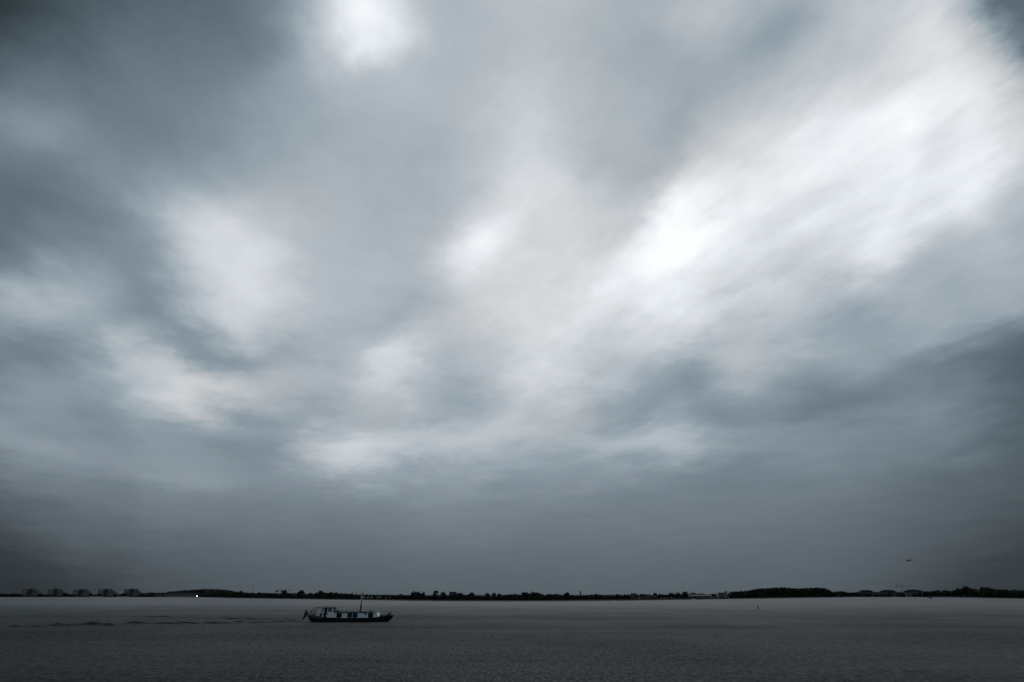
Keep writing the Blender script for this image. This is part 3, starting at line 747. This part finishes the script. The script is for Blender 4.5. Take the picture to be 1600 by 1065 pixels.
curved_block(1388.5, 19, 920.7, 'middle of three curved-roof apartment blocks, just left of the right crane')
curved_block(1428, 22, 920.3, 'rightmost and largest of three curved-roof apartment blocks')
block(1371, 12, 924.4, 40, 'low grey block between the left and middle curved-roof blocks', m_=grey_wall, floors=3, cols=4)
block(1407, 13, 924.6, 40, 'low grey block at the foot of the right crane', m_=grey_wall, floors=3, cols=4)
block(1449, 12, 924.2, 40, 'low grey block right of the largest curved-roof block', m_=grey_wall, floors=3, cols=4)

def tower_crane(px, jy, topy, pa, pb, off, label, thick=1.0):
    p, D, s, rz = at_shore(px, off); hj = height(px, jy, D) - 1.1; ht = height(px, topy, D) - 1.1
    t = empty('tower_crane', p, rz); tag(t, label, 'crane')
    def lattice(a, b, w, n):
        m_ = MB(); a = Vector(a); b = Vector(b); ax = (b - a).normalized()
        u = ax.cross(Vector((0, 1, 0))).normalized(); v = ax.cross(u); C = [(u * i + v * j) * w / 2 for i, j in ((-1, -1), (1, -1), (1, 1), (-1, 1))]
        for c in C: m_.tube([a + c, b + c], 0.11 * thick, 4)
        for i in range(n):
            f0, f1 = a.lerp(b, i / n), a.lerp(b, (i + 1) / n)
            for k in range(4): m_.tube([f0 + C[k], f1 + C[(k + 1) % 4]], 0.05 * thick, 4)
        return m_
    lattice((0, 0, 0), (0, 0, hj), 1.5, 14).build('mast', steel, t)
    la, lb = (pa - px) * s, (pb - px) * s
    lattice((0, 0, hj + 1), (lb, 0, hj + 1), 1.3, 16).build('jib', steel, t)
    lattice((0, 0, hj + 1), (la, 0, hj + 1), 1.3, 5).build('counter_jib', steel, t)
    MB().box(la - 1.0, la + 3.5 if la < 0 else la + 1, -1.2, 1.2, hj - 2.6, hj + 0.2).build('counterweight', steel, t)
    MB().tube([(0, 0, hj), (0, 0, ht)], 0.5, 5, 0.15).build('tower_peak', steel, t)
    MB().tube([(lb * 0.8, 0, hj + 1.6), (0, 0, ht)], 0.09, 4).build('tie_bar', steel, t)
    MB().tube([(la * 0.9, 0, hj + 1.6), (0, 0, ht)], 0.09, 4).build('tie_bar', steel, t)
    MB().box(0.9, 2.6, -1.0, 1.0, hj - 2.2, hj + 0.2).build('cab', steel, t)
tower_crane(1411.8, 915.3, 912.8, 1404.5, 1428, 120, 'tower crane above the curved-roof blocks on the right shore', 1.2)
tower_crane(437.8, 922.2, 920.0, 431, 456, 150, 'faint tower crane above the tree belt left of the barge')

def pole(px, topx, topy, off, r, label, name='mast_pole', base=1.1):
    p, D, s, rz = at_shore(px, off); p.z = base; h = height(topx, topy, D) - base
    t = empty(name, p); tag(t, label, 'mast')
    lean = (topx - px) * s
    MB().tube([(0, 0, 0), (lean * 0.5, 0, h * 0.5), (lean, 0, h)], r, 6, r * 0.4).build('pole', steel, t)
    MB().box(-1, 1, -1, 1, -0.5, 0.6).build('footing', concrete, t)
    MB().tube([(lean * 0.93 - 1.2, 0, h * 0.93), (lean * 0.93 + 1.2, 0, h * 0.93)], r * 0.4, 5).build('crossarm', steel, t)
pole(392.0, 393.8, 914.2, 30, 0.42, 'tall thin pole leaning right above the left tree belt')
pole(432.2, 432.4, 922.2, 20, 0.3, 'short post sticking out of the tree belt left of the left crane')
pole(297.5, 297.6, 918.0, 170, 0.35, 'slim mast on the wooded ridge')
pole(975.5, 975.6, 921.8, 60, 0.22, 'very thin mast above the trees right of the slender tower')
pole(588.3, 588.4, 926.2, 40, 0.16, 'thin pole between the white cottages')

def floodlight():
    p, D, s, rz = at_shore(307.8, -2.5); p.z = 0.3
    t = empty('floodlight', p, rz); tag(t, 'lit floodlight shining white at the waterline on the left shore', 'lamp')
    MB().tube([(0, 0, -0.8), (0, 0, 2.2)], 0.12, 6).build('post', black_metal, t)
    MB().box(-0.9, 0.9, -0.3, 0.3, 2.0, 3.0).build('housing', black_metal, t)
    em = bpy.data.materials.new('lamp_glow'); em.use_nodes = True; b = em.node_tree.nodes['Principled BSDF']
    b.inputs['Emission Color'].default_value = (1, 1, 1, 1); b.inputs['Emission Strength'].default_value = 20
    MB().box(-0.8, 0.8, -0.42, -0.31, 2.1, 2.9).build('lens', em, t)
floodlight()

# ------------------------------------------------------------------ the barge
def build_barge():
    t = empty('motor_barge', (BOAT.x, BOAT.y, 0))
    tag(t, 'black-hulled motor barge with white cabin, open wheelhouse and short mast under way', 'boat')
    K = mpp(Vector((BOAT.x, BOAT.y, 0))) / 9.41
    X = lambda a: (a - 822) * K
    Z = lambda y: (530 - y) * K / 1.114
    HB = 2.25                                        # half beam
    # hull: x, half-breadth at sheer, at waterline, sheer height
    st = [(196, 0.62, 0.0, 428), (205, 1.05, 0.02, 430), (225, 1.5, 0.35, 432), (262, 1.85, 1.0, 437), (320, 2.1, 1.7, 446), (420, HB, 2.1, 458),
          (560, HB, 2.2, 466), (760, HB, 2.2, 469), (960, HB, 2.2, 469), (1120, HB, 2.15, 467), (1200, 2.15, 1.95, 462), (1280, 1.9, 1.5, 451),
          (1350, 1.45, 0.85, 440), (1400, 0.95, 0.3, 432), (1432, 0.5, 0.04, 428), (1449, 0.12, 0.0, 425)]
    low = {196: 462, 205: 480, 225: 500, 262: 522, 1350: 530, 1400: 505, 1432: 470, 1449: 446}
    b = MB(); rings = []
    for (x, hb, hw, sy) in st:
        zs = Z(sy); zl = Z(low[x]) if x in low else -0.5
        zm = zl + (zs - zl) * 0.55
        hm = hw + (hb - hw) * 0.75
        ring = []
        for sg in (-1, 1):
            side = [(hb, zs), (hm, zm), (hw, max(zl, 0.05) if zl < 0 else zl), (hw * 0.8, zl - 0.12)]
            ring.append([(X(x), sg * y, z) for y, z in side])
        rings.append(ring)
    for ring in rings:
        for side in ring: b.v += side
    for i in range(len(st) - 1):
        for s_ in range(2):
            for k in range(3):
                a = i * 8 + s_ * 4 + k; c = a + 8
                b.f.append((a, c, c + 1, a + 1) if s_ == 0 else (a, a + 1, c + 1, c))
        a = i * 8
        b.f.append((a + 3, a + 11, a + 15, a + 7))
    b.f.append((0, 1, 2, 3, 7, 6, 5, 4)); e = (len(st) - 1) * 8; b.f.append((e, e + 4, e + 5, e + 6, e + 7, e + 3, e + 2, e + 1))
    hull = b.build('hull', hull_paint, t, smooth=True)
    # deck
    d = MB()
    for (x, hb, hw, sy) in st[1:-1]:
        for sg in (-1, 1): d.v.append((X(x), sg * (hb - 0.08), Z(sy) - 0.22))
    d.f = [(2 * i, 2 * i + 2, 2 * i + 3, 2 * i + 1) for i in range(len(st) - 3)]
    d.build('deck', dark_paint, t)
    # rubbing strake and capping rail on both sides
    for sg in (-1, 1):
        r = MB(); r.tube([(X(x), sg * (hb + 0.03), Z(sy) - 0.06) for x, hb, hw, sy in st], 0.07, 6); r.build('capping_rail', black_metal, t, True)
        r = MB(); r.tube([(X(x), sg * (hw + (hb - hw) * 0.86 + 0.03), Z(sy) * 0.62) for x, hb, hw, sy in st[3:12]], 0.06, 6); r.build('rubbing_strake', black_metal, hull, True)
        bl = MB()                                     # lighter bulwark band round the after deck
        for (x, hb, hw, sy) in st[:6] + [(445, HB, 2.12, 461)]:
            bl.v += [(X(x), sg * (hb + 0.025), Z(sy) - 0.05), (X(x), sg * (hb + 0.02), Z(sy) - 0.40)]
        n = len(bl.v) // 2
        bl.f = [(2 * i, 2 * i + 2, 2 * i + 3, 2 * i + 1) for i in range(n - 1)]
        bl.build('after_bulwark', bulwark_paint, t)
    # ---- cabin
    cw = 1.62; zb = Z(468); zt = Z(394)
    cab = MB().prism([(X(575), zb - .2), (X(1238), zb - .2), (X(1236), Z(448)), (X(1226), Z(405)), (X(1205), Z(393)), (X(1146), zt), (X(575), zt)][::-1], -cw, cw).build('cabin', white_paint, t, bevel=0.04)
    rf = MB().box(X(597), X(1146), -cw - 0.14, cw + 0.14, Z(393.5), Z(376)).build('cabin_roof', dark_paint, t, bevel=0.03)
    MB().prism([(X(1146) + .01, Z(393.5)), (X(1204), Z(392)), (X(1218), Z(396)), (X(1218), Z(391)), (X(1204), Z(387)), (X(1146) + .01, Z(387))][::-1], -cw - 0.08, cw + 0.08).build('forward_roof', dark_paint, t)
    def arch(x0, x1, y0, y1, r=0.09):                 # window outline with rounded upper corners
        a, c = X(x0), X(x1); lo, hi = Z(y0), Z(y1)
        return [(a, lo), (c, lo), (c, hi - r), (c - r * .3, hi - r * .3), (c - r, hi), (a + r, hi), (a + r * .3, hi - r * .3), (a, hi - r)]
    for sg in (-1, 1):
        def yy(a, c): return (a, c) if sg > 0 else (-c, -a)
        for (x0, x1, cur) in ((641, 708, 0), (799, 861, 1), (877, 939, 1), (1103, 1166, 0)):
            w = MB().prism(arch(x0, x1, 466, 404)[::-1], *yy(cw - 0.05, cw + 0.03)).build('window', dark_glass, t)
            MB().prism(arch(x0 - 5, x1 + 5, 467, 400)[::-1], *yy(cw - 0.08, cw + 0.012)).build('frame', black_metal, w)
            if cur:
                c_ = MB()
                for k in range(5):
                    xa = X(x0 + 14 + k * 8); c_.box(xa, xa + 0.08, *yy(cw + 0.032, cw + 0.04), Z(462), Z(428))
                c_.build('curtain', mat('grey_blind', (0.045, 0.047, 0.05), 0.8), w)
        ph = MB()
        ph.tube([(X(1060), sg * (cw - .05), Z(413)), (X(1060), sg * (cw + .05), Z(413))], 13.5 * K, 14); ph.build('porthole', dark_glass, t)
    # roof fittings
    MB().box(X(610), X(642), -0.7, 0.5, Z(376), Z(358)).build('skylight', dark_paint, rf, bevel=0.02)
    MB().box(X(602), X(611), -0.3, 0.3, Z(378), Z(370)).build('vent_box', grey_metal, rf)
    v_ = MB(); v_.tube([(X(755), -0.6, Z(378)), (X(755), -0.6, Z(372))], 0.09, 8).ball((X(755), -0.6, Z(372)), 0.13, 8, 5, 0.6); v_.build('mushroom_vent', black_metal, rf)
    sl = MB(); sl.tube([(X(1112), -0.4, Z(378)), (X(1114), -0.4, Z(369))], 0.05, 6).tube([(X(1110), -0.4, Z(367)), (X(1129), -0.4, Z(357))], 0.13, 8, 0.17); sl.build('searchlight', black_metal, rf)
    # ---- mast (deck-stepped in a tabernacle) with shrouds
    MB().box(X(948), X(971), -0.16, 0.16, Z(378), Z(290)).build('tabernacle', black_metal, t)
    def up(Y): return Z(Y)
    MB().tube([(X(959), 0, Z(372)), (X(960), 0, Z(250)), (X(961), 0, Z(66))], 0.19, 8, 0.09).build('mast', grey_metal, t, True)
    MB().tube([(X(961), 0, Z(128)), (X(961) + .03, 0, Z(70))], 0.13, 6, 0.04).build('masthead', black_metal, t)
    g = MB()
    MB().tube([(X(947), 0.1, Z(380)), (X(941), 0.1, Z(140))], 0.035, 5).build('derrick', white_paint, t)
    MB().tube([(X(972), -0.1, Z(380)), (X(970), -0.1, Z(150))], 0.03, 5).build('boom', white_paint, t)
    pn = MB().add([(X(962) + .02, -.01, Z(96)), (X(974), -.01, Z(104)), (X(968), -.01, Z(128)), (X(962) + .02, -.01, Z(126)),
                   (X(962) + .02, .02, Z(96)), (X(974), .02, Z(104)), (X(968), .02, Z(128)), (X(962) + .02, .02, Z(126))],
                  [(0, 1, 2, 3), (7, 6, 5, 4), (0, 4, 5, 1), (1, 5, 6, 2), (2, 6, 7, 3), (3, 7, 4, 0)])
    pn.build('pennant', black_metal, t)
    for y_ in (-1.5, 1.5):
        MB().tube([(X(962), 0, Z(120)), (X(930), y_, Z(380))], 0.012, 4).build('shroud', black_metal, t)
    MB().tube([(X(962), 0, Z(110)), (X(1425), 0, Z(425))], 0.010, 4).build('forestay', black_metal, t)
    # ---- wheelhouse
    ww = 1.5; rz0 = Z(323); rz1 = Z(314)
    wr = MB().box(X(352), X(580), -ww - 0.15, ww + 0.15, rz0, rz1).build('wheelhouse_roof', dark_paint, t, bevel=0.03)
    MB().box(X(305), X(352) - .004, -ww, ww, Z(318), Z(313)).build('awning', dark_paint, t)
    f0 = Z(466)
    for sg in (-1, 1):
        y0, y1 = (ww - 0.05, ww) if sg > 0 else (-ww, -ww + 0.05)
        def panel(name, pts, m_, dy=0.0, parent=t):
            return MB().prism([(X(a), Z(c)) for a, c in pts][::-1], y0 - dy, y1 + dy).build(name, m_, parent)
        panel('after_pillar', [(345, 440), (383, 440), (383, 400), (378, 324), (366, 324), (362, 400), (345, 425)], white_paint)
        panel('after_coaming', [(332, 442), (385, 442), (385, 432), (340, 430)], white_paint, 0.01)
        panel('pillar', [(398, 324), (408, 324), (406, 400), (396, 400)], white_paint)
        panel('pillar', [(440, 324), (449, 324), (442, 398), (434, 398)], white_paint)
        panel('window_rail', [(390, 398), (446, 398), (446, 388), (390, 388)], white_paint, 0.01)
        panel('pillar', [(424, 466), (436, 466), (436, 399), (426, 399)], white_paint)
        panel('lower_panel', [(386, 443), (423, 443), (423, 399), (390, 399)], bulwark_paint)
        panel('pane', [(409, 324), (439, 324), (433, 387), (407, 387)], clear_glass, -0.02)
        dd = panel('sliding_door', [(451, 466), (489, 466), (489, 324), (453, 324)], dark_paint)
        MB().prism([(X(456), Z(395)), (X(484), Z(395)), (X(484), Z(334)), (X(457), Z(334))][::-1], y0 - 0.012, y1 + 0.012).build('door_pane', dark_glass, dd)
        MB().ball((X(481), sg * (ww + .06), Z(433)), 0.09, 8, 6).build('door_handle', grey_metal, dd)
        panel('side_panel', [(492, 466), (590, 466), (574, 392), (572, 386), (505, 386), (505, 420), (492, 430)], white_paint)
        panel('forward_pillar', [(560, 386), (578, 386), (570, 324), (558, 324)], white_paint)
        panel('pillar', [(492, 385), (502, 385), (502, 324), (494, 324)], white_paint)
        panel('pillar', [(521, 385), (527, 385), (527, 324), (522, 324)], white_paint)
        panel('pane', [(503, 385), (520, 385), (521, 324), (503, 324)], clear_glass, -0.02)
        panel('pane', [(528, 385), (559, 385), (557, 324), (528, 324)], clear_glass, -0.02)
    MB().box(X(574), X(580), -ww + .06, ww - .06, Z(440), Z(386)).build('front_panel', white_paint, t)
    MB().box(X(566), X(570), -ww + .06, ww - .06, Z(385), Z(325)).build('windscreen', clear_glass, t)
    MB().box(X(545), X(564), -0.9, 0.5, Z(440), Z(372)).build('helm_console', dark_paint, t, bevel=0.03)
    w_ = MB()
    for k in range(16):
        a0, a1 = k * math.pi / 8, (k + 1) * math.pi / 8
        w_.tube([(X(538), -.2 + .42 * math.cos(a0), Z(372) + .42 * math.sin(a0)), (X(538), -.2 + .42 * math.cos(a1), Z(372) + .42 * math.sin(a1))], 0.03, 5)
    for k in range(3):
        w_.tube([(X(538), -.2 - .42 * math.cos(k * 1.05), Z(372) - .42 * math.sin(k * 1.05)), (X(538), -.2 + .42 * math.cos(k * 1.05), Z(372) + .42 * math.sin(k * 1.05))], 0.018, 5)
    w_.build('steering_wheel', wood, t)
    MB().tube([(X(440), 0, Z(314)), (X(440), 0, Z(293))], 0.12, 7).build('mast_light', black_metal, wr)
    MB().tube([(X(566), -.5, Z(314)), (X(577), -.5, Z(299))], 0.13, 7, 0.17).build('horn', black_metal, wr)
    MB().tube([(X(366), 0.4, Z(314)), (X(366), 0.4, Z(307))], 0.05, 6).build('aerial', black_metal, wr)
    # awning frame and stern rail
    for y_ in (-1.35, 1.35):
        MB().tube([(X(306), y_, Z(316)), (X(283), y_, Z(340)), (X(262), y_, Z(366)), (X(246), y_, Z(386)), (X(238), y_, Z(400)), (X(236), y_, Z(432))], 0.07, 6).build('awning_frame', black_metal, t, True)
        MB().tube([(X(257), y_, Z(372)), (X(258), y_, Z(436))], 0.075, 6).build('stanchion', black_metal, t)
    MB().tube([(X(236), -1.35, Z(404)), (X(228), 0, Z(402)), (X(236), 1.35, Z(404))], 0.03, 6).build('stern_rail', grey_metal, t)
    for y_ in (-1.75, 1.75):                          # guard rails round the after deck
        MB().tube([(X(262), y_, Z(412)), (X(345), y_, Z(414))], 0.035, 5).build('guard_rail', black_metal, t)
        for a in (285, 315):
            MB().tube([(X(a), y_, Z(412)), (X(a), y_, Z(446))], 0.03, 5).build('rail_post', black_metal, t)
    for a, b_ in ((520, 500), (735, 502), (985, 502)):  # fenders hung along the side
        MB().tube([(X(a), -2.36, Z(474)), (X(a), -2.38, Z(482)), (X(a), -2.38, Z(b_))], 0.10, 8, 0.13).build('fender', black_metal, t, True)
    MB().box(X(318), X(343), -0.8, 0.8, Z(452), Z(430)).build('deck_locker', dark_paint, t, bevel=0.03)
    # flagstaff with drooping tricolour
    fs = MB(); fs.tube([(X(203), 0, Z(428)), (X(149), 0, Z(341))], 0.03, 6, 0.02); fs = fs.build('flagstaff', wood, t)
    red = mat('red_cloth', (0.02, 0.011, 0.012), 0.9); wht = mat('white_cloth', (0.07, 0.073, 0.075), 0.9); blu = mat('blue_cloth', (0.008, 0.009, 0.012), 0.9)
    hoist0, hoist1 = Vector((X(150), 0, Z(346))), Vector((X(193), 0, Z(413)))
    tip = Vector((X(117), 0, Z(508)))
    for si, m_ in enumerate((red, wht, blu)):
        nu, nv = 10, 6; fl = MB()
        for side in (0, 1):
            for i in range(nu + 1):
                u = i / nu
                for j in range(nv + 1):
                    v = (si + j / nv) / 3
                    h_ = hoist0.lerp(hoist1, v)
                    e_ = tip + Vector((0.10 * v, 0, 0.10 * (1 - v)))
                    p_ = h_.lerp(e_, u) + Vector((-0.25 * math.sin(math.pi * u) * (0.35 - v * 0.2), 0.16 * math.sin(v * 13 + u * 2) * (0.2 + u) + side * 0.012, 0))
                    fl.v.append(tuple(p_))
        n1 = (nu + 1) * (nv + 1)
        for i in range(nu):
            for j in range(nv):
                a = i * (nv + 1) + j
                fl.f.append((a, a + 1, a + nv + 2, a + nv + 1)); fl.f.append((n1 + a, n1 + a + nv + 1, n1 + a + nv + 2, n1 + a + 1))
        fl.build('flag_stripe', m_, fs, True)
    # ---- foredeck: winch, bollards, anchor, bow rail
    w2 = MB(); w2.tube([(X(1385), -.45, Z(424)), (X(1385), .45, Z(424))], 0.24, 10).box(X(1366), X(1376), -.5, .5, Z(446), Z(414)).box(X(1394), X(1402), -.5, .5, Z(442), Z(404)); w2.build('anchor_winch', black_metal, t)
    MB().prism([(X(1342), Z(444)), (X(1395), Z(436)), (X(1407), Z(392)), (X(1398), Z(388)), (X(1388), Z(404)), (X(1366), Z(418)), (X(1345), Z(430))], -0.25, 0.25).build('winch_cover', dark_paint, t)
    MB().tube([(X(1404), 0, Z(400)), (X(1410), 0, Z(382)), (X(1424), 0, Z(380))], 0.09, 6).build('davit', black_metal, t)
    MB().tube([(X(1408), -.3, Z(432)), (X(1419), -.3, Z(405)), (X(1410), -.3, Z(386))], 0.035, 5).build('anchor_shank', grey_metal, t)
    for y_ in (-0.9, 0.9):
        for a in (1272, 1290):
            bo = MB(); bo.tube([(X(a), y_, Z(452)), (X(a), y_, Z(428))], 0.11, 8).tube([(X(a) - .2, y_, Z(434)), (X(a) + .2, y_, Z(434))], 0.05, 6); bo.build('bollard', black_metal, t)
    MB().prism([(X(1242), Z(462)), (X(1300), Z(450)), (X(1300), Z(438)), (X(1270), Z(436)), (X(1250), Z(450))], -1.0, 1.0).build('foredeck_hatch', dark_paint, t)
    MB().box(X(1318), X(1336), -.4, .4, Z(448), Z(432)).build('chain_locker', dark_paint, t)
build_barge()

# ------------------------------------------------------------------ small craft and buoys
def buoy(px, py, hpx, lean, label):
    g = ground(px, py); s = mpp(g); h = hpx * s / 1.11
    t = empty('channel_buoy', g, 0); t.rotation_euler = (0, R(lean), 0); tag(t, label, 'buoy')
    b = MB(); b.tube([(0, 0, -h * .3), (0, 0, -0.02 * h), (0, 0, h * 0.2)], h * 0.26, 12); b.build('float', black_metal, t)
    MB().tube([(0, 0, h * .2), (0, 0, h * .62), (0, 0, h * 0.92)], h * 0.2, 10, h * 0.1).build('body', hull_paint, t)
    MB().tube([(0, 0, h * .9), (0, 0, h * 1.0)], h * 0.07, 8, h * 0.02).build('topmark', black_metal, t)
buoy(1185.5, 950.0, 5.2, -16, 'black buoy leaning left on open water right of centre')
buoy(836.8, 943.6, 1.4, 0, 'tiny dark marker float in the middle of the lake')
buoy(1363.3, 935.6, 1.8, 0, 'tiny dark marker near the leftmost curved-roof block')
buoy(1431.4, 935.6, 2.0, 0, 'tiny dark marker below the largest curved-roof block')

def small_boat(pxa, pxb, py, label, m_, name='small_boat', cabin=True, top=2.0, man=True):
    g = ground((pxa + pxb) / 2, py); s = mpp(g); L_ = (pxb - pxa) * s; h = L_ * 0.09
    t = empty(name, g); tag(t, label, 'boat')
    hl = MB(); n = 9
    for i in range(n):
        u = i / (n - 1); w = L_ * 0.16 * math.sin(math.pi * min(1, 0.25 + u * 0.75)) ** 0.7
        for y, z in ((-w, h * (1 + .5 * u)), (-w * .7, -h * .4), (w * .7, -h * .4), (w, h * (1 + .5 * u))): hl.v.append(((u - .5) * L_, y, z))
    for i in range(n - 1):
        for k in range(4): a = i * 4 + k; b_ = i * 4 + (k + 1) % 4; hl.f.append((a, b_, b_ + 4, a + 4))
    hl.f += [(3, 2, 1, 0), tuple((n - 1) * 4 + k for k in range(4))]
    hl.build('hull', m_, t, True)
    if cabin: MB().prism([(-L_ * .05, h), (L_ * .28, h), (L_ * .18, h * 2.2), (-L_ * .02, h * 2.3)], -L_ * .09, L_ * .09).build('cuddy', m_, t)
    MB().box(-L_ * .48, -L_ * .41, -L_ * .03, L_ * .03, -h * .2, h * 1.9).build('outboard_motor', black_metal, t)
    for q in (-0.25, -0.1): MB().box(L_ * q, L_ * (q + .06), -L_ * .12, L_ * .12, h * .75, h * .9).build('thwart', wood, t)
small_boat(1449.5, 1457.5, 933.9, 'small dark open motorboat near the right shore', hull_paint)
small_boat(1080.5, 1086.5, 936.2, 'small white boat moored below the long terrace row', white_paint)
small_boat(958, 961.5, 937.8, 'tiny pale boat moored right of the slender tower', white_paint)
small_boat(917, 919.5, 938.2, 'tiny white dinghy moored below the slender tower', white_paint, cabin=False)

# ------------------------------------------------------------------ gull
def gull():
    D = 105.0; p = along(1420, D, 875); p.z = height(1420, 874.6, D)
    t = empty('gull', p, R(25)); t.scale = (0.82, 1.0, 1.25); t.rotation_euler = (R(-16), R(-6), R(12)); tag(t, 'gull gliding with drooped wings above the right shore', 'bird')
    feather = mat('gull_feathers', (0.03, 0.03, 0.033), 0.9); tipm = mat('gull_wingtip', (0.5, 0.52, 0.54), 0.9)
    b = MB(); prof = [(-.26, .012), (-.2, .03), (-.1, .06), (.02, .072), (.12, .06), (.18, .042), (.22, .045), (.26, .036), (.285, .012), (.33, .005)]
    seg = 10
    for (y, r) in prof:
        for k in range(seg): a = 2 * math.pi * k / seg; b.v.append((r * math.cos(a), y, r * 0.9 * math.sin(a)))
    for i in range(len(prof) - 1):
        for k in range(seg): a = i * seg + k; c = i * seg + (k + 1) % seg; b.f.append((a, c, c + seg, a + seg))
    body = b.build('body', feather, t, True)
    for sg in (-1, 1):
        w = MB(); ribs = [(0.04, .06, .15, .03), (.2, .10, .17, .075), (.36, .10, .16, .05), (.48, .05, .13, -.03), (.57, -.03, .08, -.13), (.63, -.1, .015, -.22)]
        for (x, yc, ch, z) in ribs:
            for (dy, dz_) in ((ch * .5, 0.0), (0, .014), (-ch * .6, 0), (0, -.01)): w.v.append((sg * x, yc + dy, z + dz_))
        for i in range(len(ribs) - 1):
            for k in range(4): a = i * 4 + k; c = i * 4 + (k + 1) % 4; w.f.append((a, c, c + 4, a + 4))
        wing = w.build('wing', feather, t, True)
        if sg > 0: MB().add([(.56, -.03, -.15), (.65, -.1, -.25), (.63, -.15, -.25), (.54, -.08, -.15), (.57, -.03, -.12), (.67, -.1, -.22), (.65, -.15, -.22), (.55, -.08, -.12)],
             [(0, 1, 2, 3), (7, 6, 5, 4), (0, 4, 5, 1), (1, 5, 6, 2), (2, 6, 7, 3), (3, 7, 4, 0)]).build('wing_tip', tipm, wing)
    MB().add([(-.03, -.22, .005), (.03, -.22, .005), (.07, -.36, .005), (-.07, -.36, .005), (-.03, -.22, -.008), (.03, -.22, -.008), (.07, -.36, -.006), (-.07, -.36, -.006)],
             [(0, 1, 2, 3), (7, 6, 5, 4), (0, 4, 5, 1), (1, 5, 6, 2), (2, 6, 7, 3), (3, 7, 4, 0)]).build('tail', feather, t)
    MB().tube([(0, .28, -.005), (0, .335, -.012)], 0.012, 6, 0.004).build('beak', wood, t)
gull()

# ------------------------------------------------------------------ reed stem at the dike's edge
def reed():
    D = 3.3
    top = along(407.2, D, 1043); top.z = height(407.2, 1043.5, D)
    base = along(405.6, D, 1200); base.z = 4.45
    base.x, base.y = along(406.0, D, 1065).x - 0.004, top.y
    t = empty('reed', base); tag(t, 'single reed stem with pale feathery seed head at the bottom edge', 'plant')
    straw = mat('reed_stem', (0.025, 0.028, 0.018), 0.8); plume = mat('reed_plume', (0.5, 0.52, 0.51), 0.9)
    L_ = top - base; s = MB(); pts = []
    for i in range(9):
        u = i / 8; pts.append((L_.x * u + 0.004 * math.sin(u * 7), L_.y * u, L_.z * u))
    s.tube(pts, 0.0026, 6, 0.0012).build('stem', straw, t, True)
    rnd = random.Random(3); p_ = MB()
    for i in range(110):
        u = rnd.random(); z0 = L_.z - 0.006 - 0.022 * u; x0 = L_.x * (z0 / L_.z)
        ln = rnd.uniform(0.005, 0.011) * (0.45 + u); a = rnd.uniform(-0.5, 0.5)
        e_ = (x0 - ln * (0.55 + 0.3 * u) + 0.002 * a, L_.y + ln * a, z0 - ln * rnd.uniform(0.5, 1.1))
        p_.tube([(x0, L_.y, z0), e_], 0.0013, 4, 0.0006)
    p_.build('plume', plume, t)
    lf = MB()
    for (zf, sg, ln) in ((0.35, 1, 0.3), (0.55, -1, 0.28)):
        z0 = L_.z * zf; x0 = L_.x * zf
        for i in range(7):
            u = i / 6; w = 0.007 * (1 - u) + 0.0006; x = x0 + sg * ln * 0.55 * u; z = z0 + ln * (u * 0.9 - u * u * 0.75)
            lf.v += [(x, L_.y * zf - w, z), (x, L_.y * zf + w, z + 0.001)]
        n = len(lf.v) - 14
        lf.f += [(n + 2 * i, n + 2 * i + 2, n + 2 * i + 3, n + 2 * i + 1) for i in range(6)]
    lf.build('leaf_blade', straw, t)
reed()
